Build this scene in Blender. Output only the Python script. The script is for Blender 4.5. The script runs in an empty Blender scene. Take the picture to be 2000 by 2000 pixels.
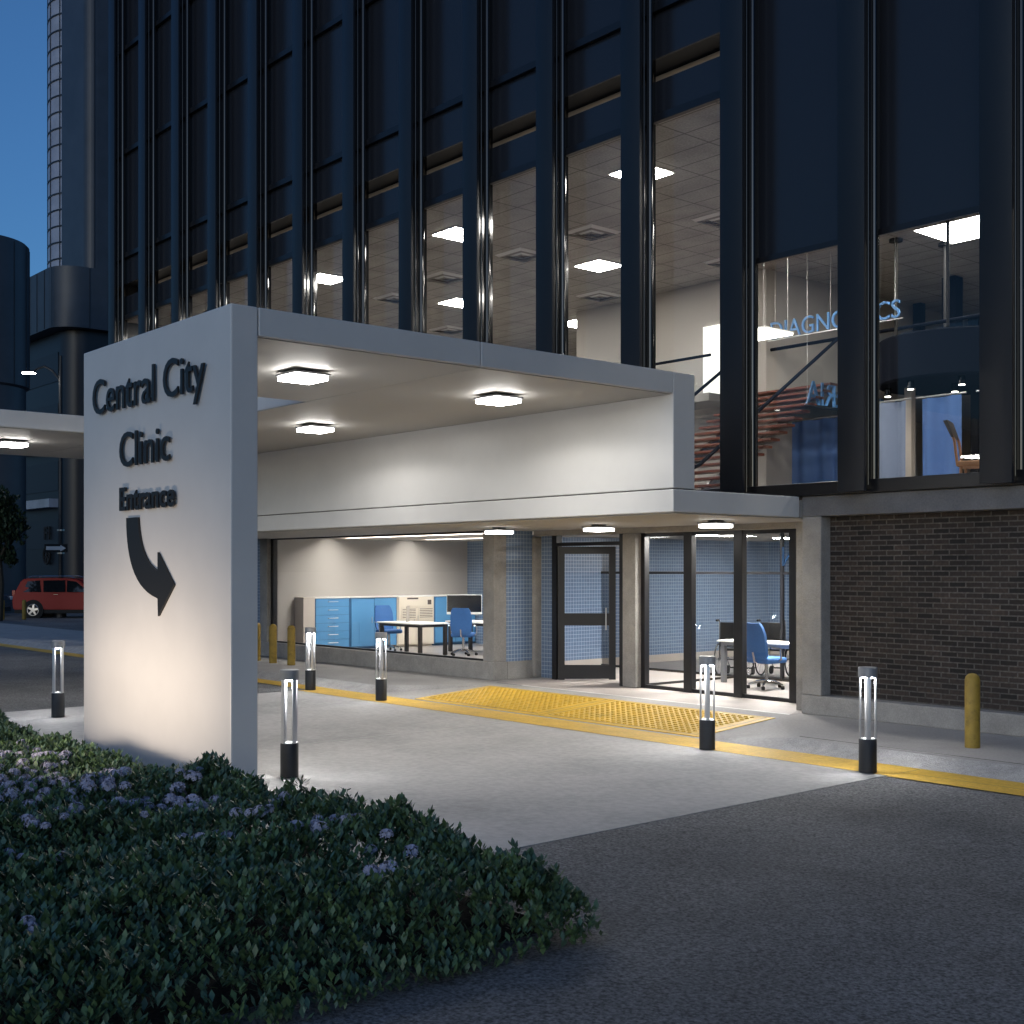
import bpy, bmesh, math, random
import numpy as np
from mathutils import Vector, Matrix
R = math.radians
random.seed(7); rng = np.random.default_rng(7)
S = bpy.context.scene
COL = S.collection

# ------------------------------------------------------------------ camera
F_PX = 2402.9; YAW = 49.33
cam = bpy.data.cameras.new('camera'); co = bpy.data.objects.new('camera', cam); COL.objects.link(co)
co.location = (0, 0, 2.0); co.rotation_euler = (R(90), 0, R(YAW))
cam.sensor_width = 36; cam.lens = F_PX / 2000 * 36; cam.shift_y = 111.1 / 2000
cam.clip_start = 0.05; cam.clip_end = 2000
S.camera = co
# ------------------------------------------------------------------ dusk sky
W = bpy.data.worlds.new('World'); S.world = W; W.use_nodes = True
nt = W.node_tree; bg = nt.nodes['Background']
sky = nt.nodes.new('ShaderNodeTexSky'); sky.sky_type = 'NISHITA'; sky.sun_disc = False
sky.sun_elevation = R(10); sky.sun_rotation = R(150); sky.ozone_density = 6.0; sky.air_density = 1.0; sky.dust_density = 2.0
nt.links.new(sky.outputs[0], bg.inputs[0]); bg.inputs[1].default_value = 0.135
S.view_settings.view_transform = 'Standard'; S.view_settings.look = 'None'
S.view_settings.exposure = 0; S.view_settings.gamma = 1
cy = S.cycles
cy.use_denoising = True; cy.max_bounces = 8; cy.diffuse_bounces = 3; cy.glossy_bounces = 3; cy.transmission_bounces = 4
cy.transparent_max_bounces = 12; cy.sample_clamp_indirect = 4; cy.caustics_reflective = False; cy.caustics_refractive = False

# ------------------------------------------------------------------ materials
def M(name, col, rough=.5, metal=0, var=0, vs=3, bump=0, bs=60, spec=.5, coat=0, speck=0, ss=90, stain=0, sts=.4):
    m = bpy.data.materials.new(name); m.use_nodes = True
    n = m.node_tree.nodes; l = m.node_tree.links; b = n['Principled BSDF']
    b.inputs['Base Color'].default_value = (*col, 1); b.inputs['Roughness'].default_value = rough
    b.inputs['Metallic'].default_value = metal; b.inputs['Specular IOR Level'].default_value = spec
    b.inputs['Coat Weight'].default_value = coat
    if var or bump or speck:
        g = n.new('ShaderNodeNewGeometry')
    last = None
    if var:
        t = n.new('ShaderNodeTexNoise'); t.inputs['Scale'].default_value = vs; t.inputs['Detail'].default_value = 6; t.inputs['Roughness'].default_value = .62
        l.new(g.outputs['Position'], t.inputs['Vector'])
        mr = n.new('ShaderNodeMapRange'); mr.inputs[1].default_value = .3; mr.inputs[2].default_value = .7
        mr.inputs[3].default_value = 1 - var; mr.inputs[4].default_value = 1 + var
        l.new(t.outputs[0], mr.inputs[0])
        vm = n.new('ShaderNodeVectorMath'); vm.operation = 'SCALE'; vm.inputs[0].default_value = col
        l.new(mr.outputs[0], vm.inputs['Scale']); last = vm.outputs[0]
    if speck:
        t2 = n.new('ShaderNodeTexNoise'); t2.inputs['Scale'].default_value = ss; t2.inputs['Detail'].default_value = 3
        l.new(g.outputs['Position'], t2.inputs['Vector'])
        m2 = n.new('ShaderNodeMapRange'); m2.inputs[1].default_value = .32; m2.inputs[2].default_value = .68
        m2.inputs[3].default_value = 1 - speck; m2.inputs[4].default_value = 1 + speck
        l.new(t2.outputs[0], m2.inputs[0])
        v2 = n.new('ShaderNodeVectorMath'); v2.operation = 'SCALE'
        if last is None: v2.inputs[0].default_value = col
        else: l.new(last, v2.inputs[0])
        l.new(m2.outputs[0], v2.inputs['Scale']); last = v2.outputs[0]
    if stain:
        t4 = n.new('ShaderNodeTexNoise'); t4.inputs['Scale'].default_value = sts; t4.inputs['Detail'].default_value = 9; t4.inputs['Roughness'].default_value = .7
        l.new(g.outputs['Position'], t4.inputs['Vector'])
        m4 = n.new('ShaderNodeMapRange'); m4.inputs[1].default_value = .52; m4.inputs[2].default_value = .72; m4.inputs[3].default_value = 1; m4.inputs[4].default_value = 1 - stain
        l.new(t4.outputs[0], m4.inputs[0]); v4 = n.new('ShaderNodeVectorMath'); v4.operation = 'SCALE'; l.new(last, v4.inputs[0]); l.new(m4.outputs[0], v4.inputs['Scale']); last = v4.outputs[0]
    if last is not None: l.new(last, b.inputs['Base Color'])
    if bump:
        t3 = n.new('ShaderNodeTexNoise'); t3.inputs['Scale'].default_value = bs; t3.inputs['Detail'].default_value = 5
        l.new(g.outputs['Position'], t3.inputs['Vector'])
        bp = n.new('ShaderNodeBump'); bp.inputs['Strength'].default_value = bump; bp.inputs['Distance'].default_value = .02
        l.new(t3.outputs[0], bp.inputs['Height']); l.new(bp.outputs[0], b.inputs['Normal'])
    return m

def grid_mat(name, col, line, axes, w, h, mortar, offset=0, rough=.5, colvar=None, bump=0, spec=.5, speck=0):
    """tiles / bricks laid out in world metres on two axes ('XZ' or 'YZ' or 'XY')"""
    m = M(name, col, rough, spec=spec); n = m.node_tree.nodes; l = m.node_tree.links; b = n['Principled BSDF']
    g = n.new('ShaderNodeNewGeometry'); sp = n.new('ShaderNodeSeparateXYZ'); cb = n.new('ShaderNodeCombineXYZ')
    l.new(g.outputs['Position'], sp.inputs[0])
    if axes == 'SZ':       # any upright wall: x + y along, z up
        ad = n.new('ShaderNodeMath'); ad.operation = 'ADD'; l.new(sp.outputs[0], ad.inputs[0]); l.new(sp.outputs[1], ad.inputs[1])
        l.new(ad.outputs[0], cb.inputs[0]); l.new(sp.outputs[2], cb.inputs[1])
    else:
        for k, a in enumerate(axes): l.new(sp.outputs['XYZ'.index(a)], cb.inputs[k])
    t = n.new('ShaderNodeTexBrick'); t.offset = offset; t.offset_frequency = 2; t.squash = 1
    t.inputs['Scale'].default_value = 1; t.inputs['Brick Width'].default_value = w; t.inputs['Row Height'].default_value = h
    t.inputs['Mortar Size'].default_value = mortar; t.inputs['Mortar Smooth'].default_value = .2; t.inputs['Bias'].default_value = 0
    c2 = colvar or tuple(c * .8 for c in col)
    t.inputs['Color1'].default_value = (*col, 1); t.inputs['Color2'].default_value = (*c2, 1); t.inputs['Mortar'].default_value = (*line, 1)
    l.new(cb.outputs[0], t.inputs['Vector'])
    out = t.outputs['Color']
    if speck:
        t2 = n.new('ShaderNodeTexNoise'); t2.inputs['Scale'].default_value = 25; t2.inputs['Detail'].default_value = 6
        l.new(g.outputs['Position'], t2.inputs['Vector'])
        m2 = n.new('ShaderNodeMapRange'); m2.inputs[1].default_value = .3; m2.inputs[2].default_value = .7; m2.inputs[3].default_value = 1 - speck; m2.inputs[4].default_value = 1 + speck
        l.new(t2.outputs[0], m2.inputs[0])
        v2 = n.new('ShaderNodeVectorMath'); v2.operation = 'SCALE'; l.new(out, v2.inputs[0]); l.new(m2.outputs[0], v2.inputs['Scale']); out = v2.outputs[0]
        t5 = n.new('ShaderNodeTexNoise'); t5.inputs['Scale'].default_value = 1.3; t5.inputs['Detail'].default_value = 7; l.new(g.outputs['Position'], t5.inputs['Vector'])
        m5 = n.new('ShaderNodeMapRange'); m5.inputs[1].default_value = .3; m5.inputs[2].default_value = .7; m5.inputs[3].default_value = 1 - speck * .8; m5.inputs[4].default_value = 1 + speck * .8
        l.new(t5.outputs[0], m5.inputs[0]); v5 = n.new('ShaderNodeVectorMath'); v5.operation = 'SCALE'; l.new(out, v5.inputs[0]); l.new(m5.outputs[0], v5.inputs['Scale']); out = v5.outputs[0]
    l.new(out, b.inputs['Base Color'])
    if bump:
        bp = n.new('ShaderNodeBump'); bp.inputs['Strength'].default_value = bump; bp.inputs['Distance'].default_value = .008; bp.invert = True
        l.new(t.outputs['Fac'], bp.inputs['Height']); l.new(bp.outputs[0], b.inputs['Normal'])
    return m

def emit(name, col, s):
    m = bpy.data.materials.new(name); m.use_nodes = True; n = m.node_tree.nodes; n.clear()
    e = n.new('ShaderNodeEmission'); e.inputs[0].default_value = (*col, 1); e.inputs[1].default_value = s
    o = n.new('ShaderNodeOutputMaterial'); m.node_tree.links.new(e.outputs[0], o.inputs[0]); return m

def glass(name, tint=(.93, .95, .96), f0=.06, rough=.0):
    m = bpy.data.materials.new(name); m.use_nodes = True; n = m.node_tree.nodes; l = m.node_tree.links; n.clear()
    t = n.new('ShaderNodeBsdfTransparent'); t.inputs[0].default_value = (*tint, 1)
    g = n.new('ShaderNodeBsdfGlossy'); g.inputs['Roughness'].default_value = rough; g.inputs[0].default_value = (1, 1, 1, 1)
    fr = n.new('ShaderNodeFresnel'); fr.inputs[0].default_value = 1.45
    mx = n.new('ShaderNodeMixShader'); o = n.new('ShaderNodeOutputMaterial')
    l.new(fr.outputs[0], mx.inputs[0]); l.new(t.outputs[0], mx.inputs[1]); l.new(g.outputs[0], mx.inputs[2]); l.new(mx.outputs[0], o.inputs[0])
    return m

m_drive = M('driveway_concrete', (.42, .405, .385), .75, var=.15, vs=.55, bump=.25, bs=45, speck=.10, ss=14, stain=.28, sts=.5)
m_asph = M('asphalt', (.15, .149, .148), .8, var=.28, vs=.6, bump=.9, bs=70, speck=.65, ss=45, stain=.35, sts=.7)
m_side = M('sidewalk_concrete', (.36, .345, .33), .8, var=.14, vs=1.6, bump=.2, bs=50, speck=.10, ss=30, stain=.25, sts=.8)
m_kerb = M('kerb_concrete', (.38, .37, .36), .85, var=.2, vs=6, bump=.8, bs=80, speck=.22, ss=80)
m_wallc = M('wall_concrete', (.31, .295, .275), .8, var=.16, vs=3.5, bump=.25, bs=35, speck=.12, ss=60, stain=.25, sts=1.6)
m_beamc = M('beam_concrete', (.15, .15, .155), .8, var=.18, vs=2.5, bump=.2, bs=30, speck=.10, ss=40)
m_pave = grid_mat('entry_paving', (.46, .41, .38), (.36, .33, .31), 'XY', .6, .3, .004, .5, .55, speck=.08)
m_floor = grid_mat('inside_floor', (.36, .33, .31), (.28, .26, .25), 'XY', .6, .6, .004, 0, .4)
m_yel = M('yellow_paint', (.62, .38, .045), .6, var=.14, vs=5, bump=.15, bs=60, speck=.12, ss=30, stain=.4, sts=2.5)
m_yeld = M('yellow_post_paint', (.29, .19, .025), .6, var=.2, vs=6, stain=.5, sts=7)
m_pad = M('yellow_tactile', (.70, .43, .04), .55, var=.12, vs=6, speck=.06, ss=40, stain=.3, sts=2)
m_white = M('white_line', (.78, .78, .76), .6)
m_panel = M('aluminium_panel', (.64, .63, .615), .42, metal=.05, var=.04, vs=1.3)
m_sign = M('sign_panel', (.66, .645, .625), .45, metal=.05, var=.035, vs=1.6)
m_seam = M('panel_seam', (.02, .02, .022), .8)
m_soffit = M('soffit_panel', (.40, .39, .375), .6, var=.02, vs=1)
m_letter = M('letter_metal', (.012, .012, .013), .45)
m_fin = M('fin_navy', (.009, .012, .018), .42)
m_raft = M('raft_navy', (.006, .008, .014), .95, spec=.05)
m_black = M('gloss_black', (.004, .004, .0045), .13, coat=.3)
m_frame = M('frame_black', (.009, .009, .011), .32)
m_spand = M('spandrel_glass', (.020, .022, .028), .22)
m_brick = grid_mat('dark_brick', (.052, .036, .028), (.10, .09, .08), 'XZ', .225, .068, .009, .5, .8, colvar=(.010, .008, .007), bump=.9, speck=.35)
m_tile = grid_mat('blue_mosaic', (.16, .235, .36), (.42, .50, .60), 'SZ', .075, .075, .0055, 0, .3, colvar=(.14, .20, .31))
m_cream = M('cream_plaster', (.56, .50, .44), .8, var=.02, vs=1)
m_beige = M('beige_wall', (.46, .43, .395), .8, var=.02, vs=.8)
m_grey = M('grey_wall', (.34, .32, .30), .8, var=.02)
m_ceil = grid_mat('ceiling_tiles', (.38, .365, .34), (.17, .16, .15), 'XY', 1.2, .6, .016, 0, .9, colvar=(.365, .35, .325), speck=.2)
m_blue = M('cabinet_blue', (.10, .30, .56), .45)
m_bluedk = M('cabinet_blue_dark', (.05, .15, .30), .5)
m_blue2 = M('chair_blue', (.035, .13, .36), .7, var=.06, vs=20)
m_wtop = M('white_laminate', (.80, .79, .76), .4)
m_paper = M('paper_cream', (.78, .70, .58), .8)
m_ink = M('paper_ink', (.10, .08, .07), .8)
m_dwood = M('dark_wood', (.03, .024, .02), .5)
m_steel = M('steel', (.55, .55, .55), .28, metal=1)
m_chrome = M('chrome', (.75, .75, .76), .12, metal=1)
m_rod = M('lamp_rod', (.62, .62, .63), .38, metal=.55)
m_lcap = M('lamp_cap_grey', (.30, .31, .33), .45, metal=.5, var=.05, vs=12)
m_lbase = M('lamp_base_dark', (.018, .019, .022), .5, metal=.2)
m_screen = M('monitor_screen', (.006, .006, .007), .18)
m_grfab = M('grey_fabric', (.05, .046, .043), .8)
m_rubber = M('rubber', (.012, .012, .012), .8)
m_red = M('stair_tread_red', (.15, .045, .026), .45)
m_curt = M('blue_curtain', (.07, .16, .40), .75)
m_curt2 = M('pale_curtain', (.20, .25, .36), .75)
m_sigb = M('blue_lettering', (.11, .29, .62), .4)
m_wood = M('light_wood', (.36, .19, .10), .6, var=.1, vs=8, spec=.15)
m_glass = glass('clear_glass')
m_glassd = glass('door_glass', (.60, .63, .67))
m_lampw = emit('soffit_lamp_light', (1, .968, .92), 64)
m_lamps = emit('soffit_lamp_side_light', (1, .968, .92), 42)
m_lamps2 = emit('porch_lamp_side_light', (1, .968, .92), 10)
m_lamp2 = emit('porch_lamp_light', (1, .968, .92), 40)
m_troff = emit('troffer_light', (1, .94, .86), 78)
m_troffg = emit('office_troffer_light', (1, .95, .88), 42)
m_troffl = emit('lobby_troffer_light', (1, .95, .89), 170)
m_bol = emit('bollard_light', (.95, .97, 1), 330)
m_street = emit('street_lamp_light', (1, .97, .9), 160)
m_tiny = emit('downlight_light', (1, .95, .85), 14)
m_up = emit('uplight_light', (1, .86, .70), 12)
m_leaf = M('leaf_green', (.085, .145, .060), .5, var=.55, vs=7)
m_leaf2 = M('leaf_bluegreen', (.075, .135, .085), .5, var=.45, vs=9)
m_leafd = M('leaf_dark', (.022, .042, .018), .6, var=.4, vs=6)
m_stem = M('stem_brown', (.03, .024, .014), .8)
m_soil = M('planting_soil', (.012, .010, .008), .95, bump=.6, bs=30)
m_flow = M('flower_lilac', (.44, .43, .54), .7, var=.2, vs=25)
m_tower = M('tower_cladding', (.042, .050, .064), .42, var=.2, vs=.7)
m_towerd = M('tower_dark', (.012, .015, .022), .4)
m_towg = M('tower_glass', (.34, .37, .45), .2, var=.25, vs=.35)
m_dimwin = M('dim_window', (.02, .026, .036), .45, spec=.3)
m_carred = M('car_paint_red', (.30, .016, .010), .45, spec=.2)
m_cargl = M('car_glass', (.01, .013, .016), .05)
m_alloy = M('car_alloy', (.62, .62, .64), .3, metal=.8)
m_carblue = M('car_paint_dark', (.03, .04, .07), .25, coat=.8)
m_post = M('street_post', (.012, .013, .016), .5)
m_swhite = M('sign_white', (.7, .7, .7), .5)
m_carlamp = M('tail_lamp_red', (.35, .02, .02), .2)

# ------------------------------------------------------------------ mesh helpers
class MB:
    def __init__(s): s.v = []; s.f = []; s.m = []; s.cur = 0
    def add(s, vs, fs):
        o = len(s.v); s.v += [tuple(p) for p in vs]; s.f += [[i + o for i in f] for f in fs]; s.m += [s.cur] * len(fs); return s
    def box(s, x0, x1, y0, y1, z0, z1, T=None):
        vs = [Vector(p) for p in ((x0, y0, z0), (x1, y0, z0), (x1, y1, z0), (x0, y1, z0), (x0, y0, z1), (x1, y0, z1), (x1, y1, z1), (x0, y1, z1))]
        if T: vs = [T @ p for p in vs]
        return s.add(vs, [(0, 3, 2, 1), (4, 5, 6, 7), (0, 1, 5, 4), (1, 2, 6, 5), (2, 3, 7, 6), (3, 0, 4, 7)])
    def rbox(s, x0, x1, y0, y1, z0, z1, r=.02, T=None, seg=2):
        b = bmesh.new(); bmesh.ops.create_cube(b, size=1)
        for q in b.verts: q.co = Vector(((x0 + x1) / 2 + q.co.x * (x1 - x0), (y0 + y1) / 2 + q.co.y * (y1 - y0), (z0 + z1) / 2 + q.co.z * (z1 - z0)))
        bmesh.ops.bevel(b, geom=b.edges[:], offset=r, segments=seg, affect='EDGES', profile=.5)
        b.verts.index_update()
        vs = [T @ q.co if T else q.co.copy() for q in b.verts]; fs = [[q.index for q in f.verts] for f in b.faces]; b.free()
        return s.add(vs, fs)
    def quad(s, *p): return s.add(p, [tuple(range(len(p)))])
    def prism(s, pts, axis, a, b, T=None):
        """outline pts (2-D) swept along axis from a to b; axis 'x','y','z'"""
        def P(u, v, w): return {'x': Vector((w, u, v)), 'y': Vector((u, w, v)), 'z': Vector((u, v, w))}[axis]
        n = len(pts); vs = [P(u, v, a) for u, v in pts] + [P(u, v, b) for u, v in pts]
        if T: vs = [T @ p for p in vs]
        fs = [tuple(range(n))[::-1], tuple(range(n, 2 * n))] + [(i, (i + 1) % n, n + (i + 1) % n, n + i) for i in range(n)]
        return s.add(vs, fs)
    def cyl(s, p0, p1, r0, r1=None, n=16, caps=True):
        p0 = Vector(p0); p1 = Vector(p1); r1 = r0 if r1 is None else r1
        d = (p1 - p0).normalized(); a = d.orthogonal().normalized(); b = d.cross(a)
        vs = []
        for p, r in ((p0, r0), (p1, r1)):
            vs += [p + a * r * math.cos(2 * math.pi * i / n) + b * r * math.sin(2 * math.pi * i / n) for i in range(n)]
        fs = [(i, (i + 1) % n, n + (i + 1) % n, n + i) for i in range(n)]
        if caps: fs += [tuple(range(n))[::-1], tuple(range(n, 2 * n))]
        return s.add(vs, fs)
    def tube(s, pts, r, n=10):
        pts = [Vector(p) for p in pts]; rings = []; a = None; vs = []
        for i, p in enumerate(pts):
            t = (pts[min(i + 1, len(pts) - 1)] - pts[max(i - 1, 0)]).normalized()
            a = t.orthogonal() if a is None else a - t * a.dot(t)
            a.normalize(); b = t.cross(a); rr = r[i] if isinstance(r, (list, tuple)) else r
            vs += [p + a * rr * math.cos(2 * math.pi * k / n) + b * rr * math.sin(2 * math.pi * k / n) for k in range(n)]
        fs = []
        for i in range(len(pts) - 1):
            fs += [(i * n + k, i * n + (k + 1) % n, (i + 1) * n + (k + 1) % n, (i + 1) * n + k) for k in range(n)]
        fs += [tuple(range(n))[::-1], tuple(range((len(pts) - 1) * n, len(pts) * n))]
        return s.add(vs, fs)
    def lathe(s, prof, c=(0, 0, 0), n=24):
        vs = []; k = len(prof)
        for i in range(n):
            a = 2 * math.pi * i / n; vs += [(c[0] + r * math.cos(a), c[1] + r * math.sin(a), c[2] + z) for r, z in prof]
        fs = [(i * k + j, ((i + 1) % n) * k + j, ((i + 1) % n) * k + j + 1, i * k + j + 1) for i in range(n) for j in range(k - 1)]
        return s.add(vs, fs)

def wloc(o):
    p = Vector((0, 0, 0))
    while o is not None: p += o.location; o = o.parent
    return p
def P(name, mb, mats, parent=None, world=True, smooth=False, label=None, merge=False):
    """one mesh object; world=True: vertices are world metres, moved to the (unrotated) parent's frame"""
    off = wloc(parent) if (parent is not None and world) else Vector((0, 0, 0))
    me = bpy.data.meshes.new(name)
    me.from_pydata([(p[0] - off.x, p[1] - off.y, p[2] - off.z) for p in mb.v], [], mb.f)
    for m in (mats if isinstance(mats, (list, tuple)) else [mats]): me.materials.append(m)
    me.polygons.foreach_set('material_index', mb.m)
    if smooth:
        me.shade_smooth()
        try: me.set_sharp_from_angle(angle=R(35))
        except Exception: pass
    me.update()
    o = bpy.data.objects.new(name, me); COL.objects.link(o)
    if parent is not None: o.parent = parent
    if label: o['label'] = label
    return o
def T(name, label, cat, loc=(0, 0, 0), rz=0, group=None):
    o = bpy.data.objects.new(name, None); COL.objects.link(o); o.location = loc; o.rotation_euler = (0, 0, rz)
    o.empty_display_size = .2; tag(o, label, cat, group); return o
def tag(o, label, cat, group=None):
    o['label'] = label; o['category'] = cat
    if group: o['group'] = group
    return o
def struct(name, mb, mat, **k):
    o = P(name, mb, mat, **k); o['kind'] = 'structure'; return o
def dup(root, loc, rz=None, label=None, group=None):
    r = root.copy(); COL.objects.link(r); r.location = loc
    if rz is not None: r.rotation_euler = (0, 0, rz)
    if label: r['label'] = label
    if group: r['group'] = group
    for c in list(root.children):
        d = c.copy(); COL.objects.link(d); d.parent = r
        for g in list(c.children):
            e = g.copy(); COL.objects.link(e); e.parent = d
    return r
def text_mb(body, depth, offset=0):
    cu = bpy.data.curves.new('lettering', 'FONT'); cu.body = body; cu.size = 1; cu.extrude = depth; cu.offset = offset; cu.resolution_u = 4
    ob = bpy.data.objects.new('lettering', cu); COL.objects.link(ob)
    dg = bpy.context.evaluated_depsgraph_get(); me = bpy.data.meshes.new_from_object(ob.evaluated_get(dg))
    vs = [v.co.copy() for v in me.vertices]; fs = [list(p.vertices) for p in me.polygons]
    bpy.data.objects.remove(ob); bpy.data.curves.remove(cu); bpy.data.meshes.remove(me)
    x0 = min(v.x for v in vs); x1 = max(v.x for v in vs)
    return vs, fs, x0, x1
def letter(name, body, org, ux, uz, un, width, cap, depth, mat, parent, offset=0):
    """text mesh: left end of base line at org, reading along ux, up uz, thickness towards un"""
    vs, fs, x0, x1 = text_mb(body, .5, offset)
    hx = [v.y for v in text_mb('E', .5)[0]]; cap0 = max(hx)
    ux, uz, un, org = Vector(ux), Vector(uz), Vector(un), Vector(org)
    mb = MB(); mb.add([org + ux * ((v.x - x0) * width / (x1 - x0)) + uz * (v.y * cap / cap0) + un * ((v.z + .5) * depth) for v in vs], fs)
    return P(name, mb, mat, parent)

# ------------------------------------------------------------------ ground
ZD = -.12
g = MB(); g.quad((-700, -500, ZD - .005), (500, -500, ZD - .005), (500, 700, ZD - .005), (-700, 700, ZD - .005))
struct('asphalt_ground', g, m_asph)
g = MB(); xs = [-18.7, -12.93, -7.07]
for a, b in zip(xs[:-1], xs[1:]):
    for y0, y1 in ((-9, 5.2), (5.2, 8.2), (8.2, 11.2)):
        pass
g.box(-18.7, -12.94, -9, 11.14, ZD - .2, ZD); g.box(-12.925, -7.07, -9, 11.14, ZD - .2, ZD)
struct('driveway', g, m_drive)
g = MB(); g.box(-12.945, -12.92, 4.9, 11.13, ZD - .1, ZD + .003)
struct('driveway_joint', g, m_white if False else M('joint_filler', (.50, .49, .47), .8, var=.15, vs=6))
g = MB(); g.quad((-18.7, 11.13, ZD + .005), (-7.05, 11.13, ZD + .005), (-7.05, 11.76, ZD + .005), (-18.7, 11.76, ZD + .005))
g.quad((-75, 11.35, ZD + .005), (-18.7, 11.35, ZD + .005), (-18.7, 11.76, ZD + .005), (-75, 11.76, ZD + .005))
g.quad((-7.04, 11.08, ZD + .005), (14, 11.08, ZD + .005), (14, 11.40, ZD + .005), (-7.04, 11.40, ZD + .005))
g.quad((-7.04, 11.41, ZD + .005), (14, 11.41, ZD + .005), (14, 11.76, ZD + .005), (-7.04, 11.76, ZD + .005))
struct('yellow_kerb_line', g, m_yel)
# sidewalk with a flared kerb ramp
cx_ = [(-75, 12.02), (-17.5, 12.02), (-16.22, 13.45), (-10.18, 13.45), (-8.9, 12.02), (14, 12.02)]
k = MB()
for (a, ya), (b, yb) in zip(cx_[:-1], cx_[1:]):
    if ya != yb or (a, b) == (-16.22, -10.18): continue
    k.quad((a, 11.76, ZD), (b, 11.76, ZD), (b, yb, 0), (a, ya, 0))
struct('kerb', k, m_kerb)
k = MB(); k.quad((-17.5, 11.76, ZD), (-16.22, 11.76, ZD), (-16.22, 13.45, 0), (-17.5, 12.02, 0)); k.quad((-10.18, 11.76, ZD), (-8.9, 11.76, ZD), (-8.9, 12.02, 0), (-10.18, 13.45, 0)); struct('ramp_flare', k, m_side)
k = MB(); k.quad((-16.22, 11.76, ZD), (-10.18, 11.76, ZD), (-10.18, 13.45, 0), (-16.22, 13.45, 0)); struct('kerb_ramp', k, m_side)
k = MB()
for (a, ya), (b, yb) in zip(cx_[:-1], cx_[1:]):
    k.quad((a, ya, 0), (b, yb, 0), (b, 13.9, 0), (a, 13.9, 0))
k.quad((-75, 13.9, 0), (-16.6, 13.9, 0), (-16.6, 15.3, 0), (-75, 15.3, 0)); k.quad((-10.32, 13.9, 0), (14, 13.9, 0), (14, 15.3, 0), (-10.32, 15.3, 0))
struct('sidewalk', k, m_side)
k = MB(); k.box(-8.9, 14, 12.17, 12.18, -.05, .0025); struct('kerb_joint', k, m_seam)
k = MB(); k.quad((-16.6, 13.92, .002), (-10.32, 13.92, .002), (-10.32, 15.3, .002), (-16.6, 15.3, .002)); struct('entry_paving', k, m_pave)
k = MB(); k.quad((-15.9, 13.87, .004), (-10.32, 13.87, .004), (-10.32, 13.92, .004), (-15.9, 13.92, .004)); struct('paving_edge_line', k, m_white)
# planting bed soil, kerb of the island
k = MB(); k.box(-17.0, -5.35, 1.2, 4.9, ZD - .1, ZD + .03); struct('planting_bed_soil', k, m_soil)

# tactile pads on the ramp
sl = .12 / 1.69
def pad(x0, x1, label):
    t = T('tactile_pad', label, 'tactile paving', ((x0 + x1) / 2, 11.8, ZD), group='tactile pads on the kerb ramp')
    def zz(y): return ZD + (y - 11.76) * sl + .008
    b = MB(); b.add([(x0, 11.84, zz(11.84) - .02), (x1, 11.84, zz(11.84) - .02), (x1, 13.42, zz(13.42) - .02), (x0, 13.42, zz(13.42) - .02), (x0, 11.84, zz(11.84)), (x1, 11.84, zz(11.84)), (x1, 13.42, zz(13.42)), (x0, 13.42, zz(13.42))],
          [(0, 3, 2, 1), (4, 5, 6, 7), (0, 1, 5, 4), (1, 2, 6, 5), (2, 3, 7, 6), (3, 0, 4, 7)])
    d = b; nx = int((x1 - x0 - .3) / .105); ny = 13
    for i in range(nx):
        for j in range(ny):
            x = x0 + .2 + i * .105; y = 12.0 + j * .105; z = zz(y)
            vs = [(x + r * math.cos(a * math.pi / 3), y + r * math.sin(a * math.pi / 3), z + h) for r, h in ((.036, 0), (.022, .014)) for a in range(6)]
            d.add(vs, [(a, (a + 1) % 6, 6 + (a + 1) % 6, 6 + a) for a in range(6)] + [tuple(range(6, 12))])
    P('base_plate', d, m_pad, t)
    e = MB()
    for a, b_, c, dd in ((x0 + .1, x1 - .1, 11.93, 11.945), (x0 + .1, x1 - .1, 13.36, 13.372)):
        e.quad((a, c, zz(c) + .002), (b_, c, zz(c) + .002), (b_, dd, zz(dd) + .002), (a, dd, zz(dd) + .002))
    for a in (x0 + .1, x1 - .112):
        e.quad((a, 11.95, zz(11.95) + .002), (a + .012, 11.95, zz(11.95) + .002), (a + .012, 13.36, zz(13.36) + .002), (a, 13.36, zz(13.36) + .002))
    P('border_groove', e, m_dwood, t)
pad(-16.2, -13.21, 'yellow tactile pad on the ramp, the one farther from the brick wall')
pad(-13.19, -10.2, 'yellow tactile pad on the ramp, the one nearer the brick wall')

# ------------------------------------------------------------------ clinic building
B = T('clinic_building', 'dark finned two level clinic with lit rooms behind glass and a brick base', 'building', (-20, 15, 0))
def bp(name, mb, mat, **k): return P(name, mb, mat, B, **k)
q = MB(); q.rbox(-25.7, -16.91, 14.09, 14.42, 0, .325, .012); q.rbox(-17.2, -16.915, 14.425, 15.03, 0, .325, .012); bp('plinth', q, m_wallc)
q = MB(); q.rbox(-17.22, -16.91, 14.1, 14.4, .325, 2.71, .012); bp('concrete_pillar', q, m_wallc)
q = MB(); q.rbox(-25.35, -25.02, 14.1, 14.4, .325, 2.71, .012); bp('concrete_pillar', q, m_wallc)
q = MB(); q.rbox(-17.25, -16.86, 15.03, 15.36, 0, 2.6, .05, seg=3); bp('concrete_pillar', q, m_wallc, smooth=True)
q = MB(); q.rbox(-14.58, -14.27, 14.98, 15.28, 0, 2.6, .03, seg=2); bp('concrete_pillar', q, m_wallc, smooth=True)
q = MB(); q.box(-17.15, -16.93, 14.41, 15.04, .325, 2.71); bp('tiled_wall', q, m_tile)
q = MB(); q.box(-33.4, -25.36, 14.15, 14.4, 0, 2.71); bp('tiled_wall', q, m_tile)
q = MB(); q.rbox(-16.85, -10.32, 15.0, 15.3, 2.6, 2.71, .006); bp('entrance_beam', q, m_wallc)
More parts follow.
